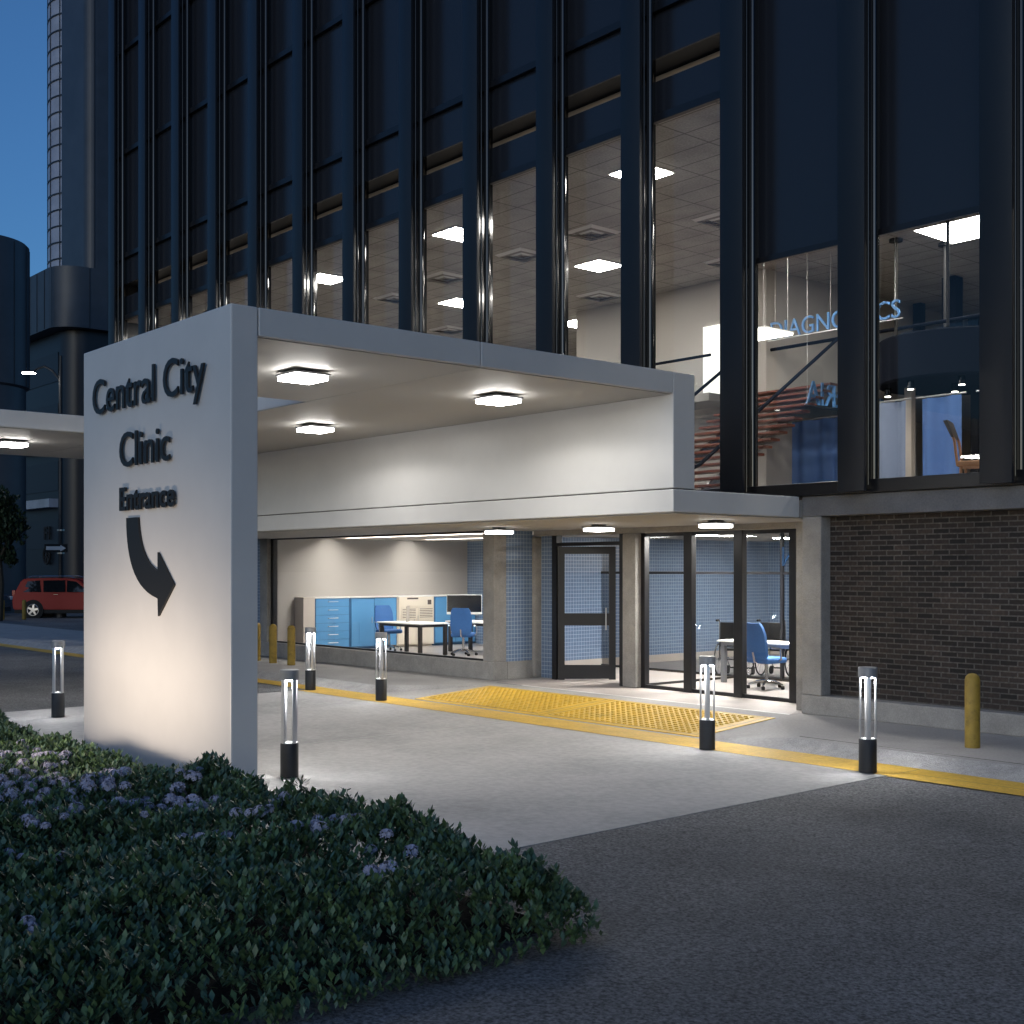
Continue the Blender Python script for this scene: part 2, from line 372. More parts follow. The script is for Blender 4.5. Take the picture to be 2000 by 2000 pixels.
q = MB(); q.rbox(-10.303, 12, 14.13, 14.6, 0, .262, .012); bp('brick_wall_plinth', q, m_wallc)
q = MB(); q.rbox(-10.303, -9.993, 14.15, 14.6, .263, 2.72, .012); bp('concrete_pillar', q, m_wallc)
q = MB(); q.box(-9.99, 12, 14.36, 14.6, .262, 2.72); bp('brick_wall', q, m_brick)
q = MB(); q.rbox(-10.303, 12, 14.15, 14.6, 2.722, 3.0, .01); bp('concrete_beam', q, m_beamc)
q = MB(); q.box(-10.6, -10.31, 14.42, 25, 0, 2.65); bp('lobby_side_wall', q, m_wallc)
# office window frame + glass
wf = MB(); wf.box(-25.02, -17.22, 14.2, 14.26, .325, .36); wf.box(-25.02, -17.22, 14.2, 14.26, 2.66, 2.70); wf.box(-25.02, -24.9, 14.2, 14.3, .36, 2.66); wf.box(-17.26, -17.22, 14.2, 14.26, .36, 2.66)
o = bp('office_window', wf, m_frame)
gq = MB(); gq.quad((-24.9, 14.23, .36), (-17.26, 14.23, .36), (-17.26, 14.23, 2.66), (-24.9, 14.23, 2.66)); P('pane', gq, m_glass, o)
# entrance: frame, two door leaves
q = MB(); q.box(-16.42, -16.3, 15.06, 15.2, 0, 2.6); q.box(-14.72, -14.6, 15.06, 15.2, 0, 2.6); q.box(-16.3, -14.72, 15.06, 15.2, 2.41, 2.47); q.box(-14.6, -14.58, 15.1, 15.2, 0, 2.6)
o = bp('door_frame', q, m_frame)
w_ = MB(); w_.box(-16.86, -16.42, 15.2, 15.3, 0, 2.6); bp('vestibule_wall', w_, m_tile)
gq = MB(); gq.quad((-16.3, 15.12, 2.47), (-14.72, 15.12, 2.47), (-14.72, 15.12, 2.6), (-16.3, 15.12, 2.6)); P('transom_pane', gq, m_glass, o)
def door_leaf(hx, hy, ang, w, label):
    Tm = Matrix.Translation((hx, hy, 0)) @ Matrix.Rotation(ang, 4, 'Z')
    d = MB()
    for a in ((0, .12, 0, 2.40), (w - .12, w, 0, 2.40), (.12, w - .12, 2.27, 2.40), (.12, w - .12, .02, .27), (.12, w - .12, .98, 1.2)):
        d.box(a[0], a[1], -.025, .025, a[2], a[3], Tm)
    o = bp('door', d, m_frame, label=label)
    gl = MB()
    for z0, z1 in ((.27, .98), (1.2, 2.27)):
        gl.quad(*[Tm @ Vector(p) for p in ((.12, 0, z0), (w - .12, 0, z0), (w - .12, 0, z1), (.12, 0, z1))])
    P('door_pane', gl, m_glassd, o)
    h = MB(); h.cyl(Tm @ Vector((w - .18, -.07, .9)), Tm @ Vector((w - .18, -.07, 1.3)), .012, n=8)
    P('door_handle', h, m_steel, o)
door_leaf(-16.28, 15.08, R(49.5), 1.04, 'black glazed door leaf standing open')
door_leaf(-14.74, 15.2, R(129), .6, 'black door leaf seen edge on')
# lobby glazing
q = MB(); xs = [-14.36, -13.33, -12.30, -11.25]
for i, x in enumerate(xs): q.rbox(x, x + (.17 if i < 3 else .13), 15.12, 15.24, 0, 2.6, .006)
for a, b in ((-14.19, -13.33), (-13.16, -12.30), (-12.13, -11.25), (-11.12, -10.32)): q.box(a, b, 15.14, 15.2, 0, .06); q.box(a, b, 15.14, 15.2, 2.54, 2.6)
o = bp('lobby_glazing', q, m_frame)
for a, b in ((-14.19, -13.33), (-13.16, -12.30), (-12.13, -11.25), (-11.12, -10.32)):
    gq = MB(); gq.quad((a, 15.17, .06), (b, 15.17, .06), (b, 15.17, 2.54), (a, 15.17, 2.54)); P('pane', gq, m_glass, o)
# ground floor inside
k = MB(); k.quad((-26, 14.43, .004), (-17.2, 14.43, .004), (-17.2, 15.3, .004), (-26, 15.3, .004)); k.quad((-26, 15.3, .004), (-10.6, 15.3, .004), (-10.6, 25, .004), (-26, 25, .004)); bp('inside_floor', k, m_floor)
q = MB(); q.box(-26.2, -26, 14.43, 20.9, 0, 2.74); bp('office_end_wall', q, m_beige)
q = MB(); q.box(-26, -18.16, 20.75, 20.9, 0, 2.74); bp('tiled_wall', q, m_tile)
q = MB(); q.box(-18.15, -18.0, 15.4, 25, .16, 2.64); bp('tiled_wall', q, m_tile)
q = MB(); q.box(-18.17, -17.98, 15.4, 25, 0, .16); bp('cream_skirting', q, m_cream)
q = MB(); q.box(-18, -10.6, 23.4, 23.55, .16, 2.64); bp('tiled_wall', q, m_tile)
q = MB(); q.box(-18, -10.6, 23.38, 23.57, 0, .16); bp('cream_skirting', q, m_cream)
q = MB(); q.box(-18.15, -17.2, 15.38, 15.5, 0, 2.64); bp('vestibule_wall', q, m_tile)
q = MB(); 
for a, b in ((14.43, 16.2), (16.5, 18.6), (18.9, 20.8)): q.box(-26, -18.15, a, b, 2.74, 2.80)
q.box(-26, -18.15, 14.43, 20.8, 2.86, 2.9); q.quad((-18.15, 15.3, 2.645), (-18.15, 23.4, 2.645), (-10.6, 23.4, 2.645), (-10.6, 15.3, 2.645)); bp('inside_ceiling', q, m_cream)
# glass partition in the lobby, black rails
q = MB(); q.box(-17.98, -10.62, 17.86, 17.9, 1.9, 1.95); q.box(-13.47, -13.42, 17.85, 17.91, 0, 2.64); q.box(-17.98, -10.62, 17.86, 17.9, 0, .05); q.box(-14.45, -14.41, 15.4, 17.85, 0, .045)
o = bp('glass_partition', q, m_frame)
gq = MB(); gq.quad((-17.98, 17.88, .05), (-10.62, 17.88, .05), (-10.62, 17.88, 2.64), (-17.98, 17.88, 2.64)); P('pane', gq, m_glass, o)
letter('lettering', 'INFORMATION', (-10.75, 17.84, 2.05), (-1, 0, 0), (0, 0, 1), (0, -1, 0), 2.66, .34, .012, M('lobby_lettering', (.004, .018, .05), .9, spec=.1), o)

# upper facade
q = MB(); q.rbox(-33.75, 12, 14.08, 14.42, 3.004, 3.18, .012); bp('facade_sill', q, m_frame)
FX = [-33.56 + 2 * i for i in range(23)]
for x in FX:
    q = MB(); q.rbox(x, x + .41, 13.9, 13.96, 3.02, 20, .006); q.cur = 1
    q.box(x + .02, x + .38, 13.96, 14.3, 3.05, 20)
    for yy, rr in ((14.03, .016), (14.17, .055)): q.cyl((x + .385, yy, 3.1), (x + .385, yy, 20), rr, n=14)
    bp('facade_fin', q, [m_fin, m_black], smooth=True)
for x in FX[:-1]:
    a, b = x + .3, x + 2.06; zt = 6.46 if x > -11.6 else 9.0
    gq = MB(); gq.quad((a, 14.30, 3.18), (b, 14.30, 3.18), (b, 14.30, zt), (a, 14.30, zt)); bp('window_pane', gq, m_glass)
q = MB(); q.box(-33.6, -11.3, 14.29, 14.33, 9.0, 9.64); q.box(-33.6, -11.3, 14.29, 14.33, 10.0, 20); q.box(-11.3, 12, 14.29, 14.33, 6.46, 20); bp('spandrel_panel', q, m_spand)
q = MB()
for z in (8.97, 10.7, 13.6, 16.5): q.box(-33.6, -11.3, 14.2, 14.288, z, z + .12)
q.box(-11.3, 12, 14.24, 14.288, 6.40, 6.48); bp('transom', q, m_frame)
q = MB(); q.box(-33.7, 12, 14.45, 33.4, 2.92, 3.04); bp('upper_floor', q, m_floor)
q = MB(); q.quad((-33.6, 14.34, 9.0), (-33.6, 33, 9.0), (12, 33, 9.0), (12, 14.34, 9.0)); bp('upper_ceiling', q, m_ceil)
q = MB(); q.box(-33.6, 12, 14.34, 33.4, 9.05, 9.6); q.box(-33.6, 12, 14.34, 33.4, 10.05, 20.1); bp('upper_mass', q, m_towerd)
q = MB(); q.box(-33.6, -11.4, 14.85, 15.0, 9.62, 10.02); bp('glow_strip_backing', q, m_cream)  # made-up cream panel that catches the added glow behind the clear band
q = MB(); q.box(-33.5, -11.5, 14.6, 14.64, 9.62, 9.65); bp('added_glow_strip', q, emit('added_glow_strip', (1, .9, .75), 1.6))  # added emissive strip, no known lamp; brightens the cream band above the spandrel
q = MB(); q.box(-33.6, 12, 33, 33.3, 3.04, 9.0); bp('back_wall', q, m_beige)
q = MB(); q.box(-33.75, -33.6, 14.4, 33.3, 0, 20.1); bp('end_wall', q, m_towerd)
q = MB(); q.box(12, 12.2, 14.35, 33.3, 0, 20.1); bp('end_wall', q, m_towerd)
q = MB(); q.box(-24.3, -17.9, 23.2, 33, 3.04, 9.0); bp('core_wall', q, m_beige)
q = MB(); q.box(-19.75, -19.1, 23.12, 23.2, 6.12, 7.9); bp('lit_doorway', q, emit('doorway_light', (1, .95, .86), 1.6))
q = MB(); q.box(-24.3, -18.7, 22.1, 23.2, 5.92, 6.1); q.box(-17.9, -6, 23.2, 33, 5.92, 6.1); bp('gallery_floor', q, m_grey)
q = MB(); q.tube([(-24.3, 22.15, 6.98), (-18.7, 22.15, 6.98)], .035); q.tube([(-17.8, 23.25, 7.1), (-6, 23.25, 7.1)], .04); o = bp('guard_rail', q, m_raft)
q = MB(); q.quad((-24.3, 22.15, 6.1), (-18.7, 22.15, 6.1), (-18.7, 22.15, 6.95), (-24.3, 22.15, 6.95)); q.quad((-15.9, 23.25, 6.1), (-6, 23.25, 6.1), (-6, 23.25, 7.07), (-15.9, 23.25, 7.07)); P('guard_glass', q, m_glass, o)
q = MB(); q.box(-12.5, -6, 26.5, 26.7, 3.04, 5.92); bp('lower_back_wall', q, m_grey)
# columns in the hall
for x, y, w, z0, z1, m in ((-14.18, 23.0, .17, 3.04, 5.79, m_cream), (-17.75, 29.2, .24, 6.1, 9.0, m_raft), (-15.7, 27.1, .36, 6.1, 9.0, m_raft), (-17.75, 32.0, .28, 6.1, 9.0, m_raft), (-13.2, 23.9, .19, 3.04, 5.79, m_raft)):
    q = MB(); q.rbox(x, x + w, y, y + w, z0, z1, .02); bp('hall_column', q, m)

# stair with open red treads
st = T('open_stair', 'open staircase with reddish wooden treads and black sloping handrail', 'staircase', (-17.2, 18.5, 3.04))
q = MB()
for i in range(18):
    z = 3.04 + .17 * (i + 1); y = 18.5 + .26 * i
    q.rbox(-18.6, -15.95, y, y + .30, z - .055, z, .01)
P('tread', q, m_red, st)
q = MB()
for x in (-18.0, -16.55): q.prism([(18.6, 3.04), (18.9, 3.04), (23.3, 5.92), (23.3, 6.08), (18.6, 3.2)], 'x', x, x + .06)
P('stringer', q, m_steel, st)
for x in (-18.62, -15.93):
    q = MB(); q.tube([(x, 18.3, 3.95), (x, 18.55, 4.05), (x, 23.2, 7.1), (x, 23.6, 7.1)], .038); P('handrail', q, m_raft, st)
    q = MB(); q.quad((x, 18.5, 3.1), (x, 23.2, 6.1), (x, 23.2, 7.02), (x, 18.5, 3.98)); P('side_glass', q, m_glass, st)

# hanging department lettering
o = T('hanging_sign', 'blue word reading along the gallery rail, hung on wires in the upper hall', 'sign', (-15.9, 23, 7.2))
letter('lettering', 'DIAGNOSTICS', (-17.6, 23, 7.28), (1, 0, 0), (0, 0, 1), (0, -1, 0), 3.34, .38, .04, m_sigb, o)
q = MB(); q.box(-17.7, -14.2, 23.0, 23.015, 7.25, 7.275); P('rail', q, m_steel, o)
for x in (-17.5, -16, -14.4): q = MB(); q.cyl((x, 23.01, 7.27), (x, 23.01, 9), .005, n=6); P('hanger', q, m_steel, o)
o = T('hanging_sign', 'blue word seen from behind in mirror writing, below the gallery', 'sign', (-16, 24, 5.5))
letter('lettering', 'CAFETERIA', (-16, 25.65, 5.57), (0, -1, 0), (0, 0, 1), (1, 0, 0), 3.55, .5, .04, m_sigb, o)
q = MB(); q.box(-15.97, -15.95, 22.0, 25.7, 5.52, 5.54); P('rail', q, m_steel, o)
for y in (22.1, 25.6): q = MB(); q.cyl((-15.96, y, 5.54), (-15.96, y, 5.92 if y > 23.3 else 9), .005, n=6); P('hanger', q, m_steel, o)
# round hanging ceiling raft with downlights
o = T('ceiling_raft', 'round dark ceiling raft hung by rods in the upper hall', 'ceiling raft', (-13.3, 23.6, 5.8))
q = MB(); q.lathe([(0, .0), (1.57, .0), (1.6, .04), (1.6, .9), (1.57, .93), (0, .93)], (-13.3, 23.6, 5.8), 48); P('raft_drum', q, m_raft, o, smooth=True)
for x, y in ((-14.5, 23.2), (-14.0, 24.3), (-12.9, 22.5)): q = MB(); q.cyl((x, y, 6.7), (x, y, 8.94), .035, n=10); q.cyl((x, y, 8.94), (x, y, 9), .14, n=16); P('hanger', q, m_rubber, o)
for x, y in ((-14.5, 22.9), (-13.6, 22.3), (-12.6, 22.5), (-12.2, 23.4), (-13.2, 23.3)):
    q = MB(); q.cyl((x, y, 5.63), (x, y, 5.802), .07, n=14); d = P('downlight', q, m_black, o)
    q = MB(); q.cyl((x, y, 5.62), (x, y, 5.629), .06, n=14); P('lens', q, m_tiny, d)
# curtains
def curtain(x0, x1, y, z0, z1, mat, label, seed):
    n = int((x1 - x0) / .04); r = random.Random(seed); ph = r.random() * 6
    vs = []
    for i in range(n + 1):
        x = x0 + (x1 - x0) * i / n; dy = .07 * math.sin(i * .55 + ph + .8 * math.sin(i * .17))
        vs += [(x, y + dy, z0), (x, y + dy * .7, z1)]
    q = MB(); q.add(vs, [(2 * i, 2 * i + 2, 2 * i + 3, 2 * i + 1) for i in range(n)])
    t = T('curtain', label, 'curtain', ((x0 + x1) / 2, y, z0), group='curtains in the upper hall')
    P('drape', q, mat, t, smooth=True)
    q = MB(); q.tube([(x0 - .1, y, z1 + .03), (x1 + .1, y, z1 + .03)], .02); P('curtain_rail', q, m_steel, t)
curtain(-19.6, -15.6, 24.2, 3.05, 5.5, m_curt, 'blue curtain hanging behind the open stair treads', 1)
curtain(-14.6, -13.25, 21.6, 3.05, 5.3, m_curt2, 'pale grey blue curtain left of the cream column', 2)
curtain(-12.95, -12.1, 21.6, 3.05, 5.3, m_curt, 'narrow blue curtain just right of the cream column', 3)
curtain(-11.7, -10.9, 21.6, 3.05, 5.3, m_curt, 'bright blue curtain behind the wooden chair', 4)
# wooden chair by the window
c = T('wooden_chair', 'wooden chair with pale seat and curved back by the upper window', 'chair', (-9.0, 16.6, 3.04), R(20))
q = MB(); q.rbox(-.3, .3, -.28, .28, .42, .5, .02); P('seat', q, m_wood, c, world=False)
for x, y in ((-.25, -.22), (.25, -.22), (.25, .22), (-.25, .22)):
    q = MB(); q.tube([(x, y, 0), (x * .95, y * .95, .43)], .022); P('leg', q, m_wood, c, world=False)
q = MB(); q.tube([(-.29, -.2, .46), (-.33, -.2, .8), (-.42, -.2, 1.02)], .02); q.tube([(-.29, .2, .46), (-.33, .2, .8), (-.42, .2, 1.02)], .02)
P('back_post', q, m_wood, c, world=False)
q = MB(); q.prism([(-.37, .85), (-.33, .84), (-.42, 1.1), (-.48, 1.09)], 'y', -.24, .24); P('backrest', q, m_dwood, c, world=False)

# ceiling lights and vents of the upper hall
def troffer(loc, s, label, grp, m=None):
    t = T('ceiling_light', label, 'ceiling light', loc, group=grp)
    z = loc[2]; q = MB(); q.box(loc[0] - s / 2 - .03, loc[0] + s / 2 + .03, loc[1] - s / 2 - .03, loc[1] + s / 2 + .03, z - .02, z - .004); P('frame', q, m_wtop, t)
    q = MB(); q.box(loc[0] - s / 2, loc[0] + s / 2, loc[1] - s / 2, loc[1] + s / 2, z - .028, z - .021); P('diffuser', q, m or m_troff, t)
NAMED = {(-25.4, 15.9): 'square ceiling light in the upper windows, leftmost of those fully seen', (-20.2, 15.9): 'upper one of two square ceiling lights stacked in one window bay',
         (-25.4, 20.0): 'lower one of two square ceiling lights stacked in one window bay', (-20.2, 20.0): 'whole square ceiling light between two air vents in one window bay'}
for i, x in enumerate((-30.5, -25.4, -20.2, -15.0, -9.8, -4.6)):
    for j, y in enumerate((15.9, 20.0, 24.2)):
        if j == 2 and x > -24.5: continue
        troffer((x, y, 9.0), .78, NAMED.get((x, y), 'square light panel in the upper ceiling mostly hidden behind the facade fins'), 'light panels in the upper ceiling')
troffer((-13.1, 23.6, 9.0), 1.5, 'large white ceiling light partly cut off by the dark spandrel', None, emit('large_panel_light', (1, .95, .87), 22))
for i, (x, y) in enumerate(((-18.3, 17.9), (-18.0, 22.0), (-22.4, 22.2), (-23.4, 18.0), (-26.0, 18.4), (-28.4, 22.0), (-20.6, 18.0), (-15.9, 19.2))):
    t = T('ceiling_vent', 'square louvred air vent in the tiled upper ceiling, %s along from the stair end' % ('third', 'second', 'fourth', 'sixth', 'seventh', 'eighth', 'fifth', 'first')[i], 'ceiling vent', (x, y, 9), group='air vents in the upper ceiling')
    for k, s in enumerate((.44, .33, .22, .11)):
        q = MB()
        for a in range(4):
            Tm = Matrix.Translation((x, y, 9)) @ Matrix.Rotation(a * math.pi / 2, 4, 'Z')
            q.add([Tm @ Vector(p) for p in ((-s, -s, -.012), (s, -s, -.012), (s - .07, -s + .07, -.06), (-s + .07, -s + .07, -.06))], [(0, 1, 2, 3)])
        P('vent_blade', q, m_grey if k % 2 else m_wtop, t)
t = T('ceiling_light', 'large glowing panel hung above the red stair treads', 'ceiling light', (-16.26, 20.78, 6.9))
q = MB(); q.box(-16.8, -15.72, 20.3, 21.27, 6.9, 6.94); P('diffuser', q, emit('panel_light', (1, .95, .86), 6), t)
q = MB(); q.box(-16.82, -15.7, 20.28, 21.29, 6.941, 6.97); P('housing', q, m_wtop, t)
for a, b in ((-16.7, 20.4), (-15.8, 20.4), (-16.7, 21.2), (-15.8, 21.2)): q = MB(); q.cyl((a, b, 6.97), (a, b, 9), .005, n=6); P('hanger', q, m_steel, t)
# office slot lights and lobby ceiling lights
for y, l in ((16.35, 'long recessed light slot in the office ceiling, closer to the window'), (18.75, 'long recessed light slot in the office ceiling, closer to the tiled wall')):
    t = T('ceiling_light', l, 'ceiling light', (-22, y, 2.8), group='light slots of the office')
    q = MB(); q.box(-25.4, -18.8, y - .15, y + .15, 2.84, 2.858); P('housing', q, m_wtop, t)
    q = MB(); q.box(-25.35, -18.85, y - .13, y + .13, 2.825, 2.838); P('diffuser', q, m_troffg, t)
for x, y, l in ((-13.0, 16.3, 'white reception desk'), (-15.0, 17.3, 'open door'), (-12.2, 17.4, 'parked wheelchairs'), (-15.2, 20.6, 'far tiled corner')):
    troffer((x, y, 2.645), .6, 'square light panel in the lobby ceiling above the ' + l, 'light panels of the lobby', m_troffl)

# ------------------------------------------------------------------ canopy
CN = T('entrance_canopy', 'pale metal entrance canopy with a deep white band over the driveway', 'canopy', (-12, 9, 2.7))
def cp(name, mb, mat, **k): return P(name, mb, mat, CN, **k)
XR = -10.30
q = MB(); q.rbox(-13.95, XR, 5.72, 8.405, 4.185, 4.455, .012); cp('roof_panel', q, m_panel)
q = MB(); q.rbox(-24.1, XR, 8.415, 11.495, 4.185, 4.455, .012); cp('roof_panel', q, m_panel)
q = MB(); q.rbox(-24.1, -19.45, 4.9, 8.405, 4.185, 4.455, .012); cp('roof_panel', q, m_panel)
q = MB(); q.rbox(-25.9, XR, 11.5, 11.9, 3.008, 4.455, .012); cp('upper_band', q, m_panel)
q = MB(); q.rbox(-25.9, XR, 11.5, 14.08, 2.71, 2.995, .01); cp('lower_band', q, m_panel)
q = MB(); q.box(-25.8, XR - .04, 11.54, 14.07, 2.99, 3.01); q.box(-13.9, XR - .04, 8.3, 8.5, 4.2, 4.4); q.box(-24, XR - .03, 11.48, 11.51, 4.2, 4.44); cp('seam', q, m_seam)
# soffit boards under roof and porch
q = MB(); q.box(-13.9, XR - .05, 5.72, 8.405, 4.176, 4.186); q.box(-24.05, XR - .05, 8.415, 11.49, 4.176, 4.186); q.box(-24.05, -19.5, 4.95, 8.405, 4.176, 4.186); cp('roof_soffit', q, m_soffit)
q = MB(); y = 11.56
while y < 14.9: q.rbox(-25.8, XR - .03, y, y + .19, 2.692, 2.709, .004); y += .2
cp('porch_soffit', q, m_soffit)
q = MB(); q.box(-16.9, XR - .001, 14.09, 15.0, 2.715, 2.95); q.box(-25.8, -16.9, 14.09, 14.14, 2.712, 2.99); cp('porch_header', q, m_wallc)
q = MB(); q.rbox(-24.1, -19.45, 5.0, 5.28, ZD, 4.18, .012); cp('support_wall', q, m_sign)

# sign pylon
SG = T('sign_pylon', 'tall pale wall sign for Central City Clinic with a curved entrance arrow', 'sign', (-12.05, 5.57, ZD))
q = MB(); q.rbox(-13.81, XR, 5.43, 5.712, ZD, 4.455, .014); P('sign_slab', q, m_sign, SG)
def sl_(body, x0, w, z, cap, off): letter('lettering', body, (x0, 5.41, z), (1, 0, 0), (0, 0, 1), (0, -1, 0), w, cap, .022, m_letter, SG, off)
sl_('Central City', -13.45, 2.69, 3.71, .375, .002); sl_('Clinic', -12.72, 1.21, 3.085, .36, .002); sl_('Entrance', -12.72, 1.32, 2.625, .235, .018)
def bez(p0, p1, p2, p3, n=14):
    return [tuple((1 - t) ** 3 * a + 3 * t * (1 - t) ** 2 * b + 3 * t * t * (1 - t) * c + t ** 3 * d for a, b, c, d in zip(p0, p1, p2, p3)) for t in [i / n for i in range(n + 1)]]
outer = bez((-12.58, 2.54), (-12.57, 2.15), (-12.42, 1.80), (-11.81, 1.70)); inner = bez((-11.81, 1.98), (-12.06, 2.04), (-12.25, 2.20), (-12.285, 2.54))
pts = outer + [(-11.80, 1.52), (-11.44, 1.84), (-11.81, 2.17)] + inner
q = MB(); n_ = len(pts); q.prism(pts, 'y', 5.405, 5.43)
P('arrow', q, m_letter, SG)
# floodlight in front of the sign
fl = T('ground_floodlight', 'low linear floodlight in the planting washing the clinic sign', 'floodlight', (-12.05, 3.3, ZD))
q = MB(); q.box(-13.0, -11.1, 3.24, 3.3, .28, .34); q.cyl((-12.6, 3.27, ZD), (-12.6, 3.27, .2), .02, n=8); q.cyl((-11.5, 3.27, ZD), (-11.5, 3.27, .2), .02, n=8); P('housing', q, m_lbase, fl)
q = MB(); q.quad((-12.98, 3.302, .285), (-11.12, 3.302, .285), (-11.12, 3.302, .335), (-12.98, 3.302, .335)); P('lens', q, m_up, fl)
la = bpy.data.lights.new('sign_wash', 'AREA'); la.shape = 'RECTANGLE'; la.size = 3.2; la.size_y = .06; la.energy = 30; la.color = (1, .82, .65); la.spread = R(95)
lo = bpy.data.objects.new('sign_wash', la); COL.objects.link(lo); lo.location = (-12.05, 3.31, .24); lo.rotation_euler = (R(90 + 14), 0, 0); lo.parent = fl; lo.location = (0, .012, .50 - ZD)

# canopy lamps
def square_lamp(loc, s, label, grp, m, first=[None]):
    t = T('ceiling_lamp', label, 'ceiling lamp', loc, group=grp)
    q = MB(); q.rbox(-s / 2 - .02, s / 2 + .02, -s / 2 - .02, s / 2 + .02, -.055, -.03, .004); q.box(-.08, .08, -.08, .08, -.028, 0); P('housing', q, m_lcap, t, world=False)
    q = MB(); h = s / 2; q.add([(-h, -h, -.06), (h, -h, -.06), (h, h, -.06), (-h, h, -.06), (-h, -h, -.105), (h, -h, -.105), (h, h, -.105), (-h, h, -.105)], [(0, 1, 5, 4), (1, 2, 6, 5), (2, 3, 7, 6), (3, 0, 4, 7)])
    q.cur = 1; q.add([(-h, -h, -.105), (h, -h, -.105), (h, h, -.105), (-h, h, -.105)], [(3, 2, 1, 0)]); P('diffuser', q, [m_lamps if m is m_lampw else m_lamps2, m], t, world=False)
    if m is m_lampw:
        sp = bpy.data.lights.new('lamp_beam', 'SPOT'); sp.energy = 56; sp.color = (1, .968, .92); sp.spot_size = R(166); sp.spot_blend = .22; sp.shadow_soft_size = .12
        so = bpy.data.objects.new('lamp_beam', sp); COL.objects.link(so); so.parent = t; so.location = (0, 0, -.2)
    return t
G1 = 'square lamps under the canopy roof'
square_lamp((-11.77, 7.08, 4.176), .4, 'square lamp under the canopy roof closest to the sign pylon', G1, m_lampw)
square_lamp((-11.77, 9.89, 4.176), .4, 'square lamp under the canopy roof close to the corner of the white band', G1, m_lampw)
square_lamp((-16.02, 9.85, 4.176), .4, 'square lamp under the canopy roof smallest of those beside the seam', G1, m_lampw)
square_lamp((-21.3, 7.15, 4.176), .4, 'square lamp under the far canopy arm left of the sign', G1, m_lampw)
G2 = 'flat lamps under the porch'
for x, y, l in ((-15.74, 13.24, 'flat porch lamp in front of the tiled corner pillar'), (-13.68, 13.54, 'flat porch lamp above the open entrance door'), (-11.39, 13.61, 'flat porch lamp above the lobby glazing, closest to the brick wall')):
    square_lamp((x, y, 2.692), .34, l, G2, m_lamp2)

# ------------------------------------------------------------------ bollard lights
def bollard():
    t = T('bollard_light', 'x', 'bollard light', (0, 0, 0))
    q = MB(); q.lathe([(0, 0), (.092, 0), (.092, .335), (.086, .345), (0, .345)], n=28); P('base', q, m_lbase, t, world=False, smooth=True)
    q = MB(); q.lathe([(0, .99), (.098, .99), (.098, 1.085), (.092, 1.092), (0, 1.092)], n=28); P('cap', q, m_lcap, t, world=False, smooth=True)
    q = MB(); q.lathe([(0, .346), (.080, .346), (.080, .352), (0, .354)], n=24); P('reflector', q, m_wtop, t, world=False, smooth=True)
    q = MB(); q.cyl((0, 0, .980), (0, 0, .989), .062, n=24); P('lens', q, m_bol, t, world=False)
    for a in range(4):
        c, s = math.cos(a * math.pi / 2 + .5), math.sin(a * math.pi / 2 + .5)
        q = MB(); q.rbox(-.009, .009, -.023, .023, .345, .99, .004, Matrix.Translation((.078 * c, .078 * s, 0)) @ Matrix.Rotation(a * math.pi / 2 + .5, 4, 'Z')); P('rod', q, m_rod, t, world=False, smooth=True)
    pl = bpy.data.lights.new('bollard_glow', 'POINT'); pl.energy = 9; pl.color = (.95, .97, 1); pl.shadow_soft_size = .03
    po = bpy.data.objects.new('bollard_glow', pl); COL.objects.link(po); po.parent = t; po.location = (0, 0, .93)
    return t
bl = bollard()
spots = [((-7.31, 11.17, 0), 'lit bollard lamp in front of the brick wall'), ((-9.46, 11.15, 0), 'lit bollard lamp beside the tactile pads, in front of the lobby glazing'),
         ((-16.38, 11.30, 0), 'lit bollard lamp on the yellow line in front of the office desks'), ((-18.62, 11.35, 0), 'lit bollard lamp on the yellow line in front of the blue drawers'),
         ((-10.97, 6.44, 0), 'lit bollard lamp just right of the sign pylon behind the hedge'), ((-17.57, 6.54, 0), 'lit bollard lamp left of the sign pylon behind the hedge')]
for i, (p, l) in enumerate(spots):
    loc = (p[0], p[1], ZD + .005)
    if i == 0: bl.location = loc; bl['label'] = l; bl['group'] = 'bollard lamps along the driveway'; bl.rotation_euler = (0, 0, .2)
    else: dup(bl, loc, .3 * i, l, 'bollard lamps along the driveway')
# yellow posts
def ypost(loc, label):
    q = MB(); q.lathe([(0, 0), (.082, 0), (.082, .76), (.07, .80), (.04, .825), (0, .832)], n=24)
    o = P('yellow_post', q, m_yeld, None, world=False, smooth=True); o.location = loc; tag(o, label, 'post', 'yellow steel posts'); return o
yp = ypost((-7.09, 12.89, 0), 'yellow steel post in front of the brick wall')
def ycopy(loc, l):
    o = yp.copy(); COL.objects.link(o); o.location = loc; o['label'] = l
ycopy((-22.39, 13.19, 0), 'yellow post before the office window, closest to the bollard lamp')
ycopy((-23.13, 13.18, 0), 'yellow post before the office window, middle of the row')
ycopy((-24.0, 13.28, 0), 'yellow post half hidden by the edge of the sign pylon')
ycopy((-52.96, 17.39, ZD), 'distant yellow post behind the rear bumper of the red car')
ycopy((-52.3, 18.05, ZD), 'distant yellow post beside the rear wheel of the red car')

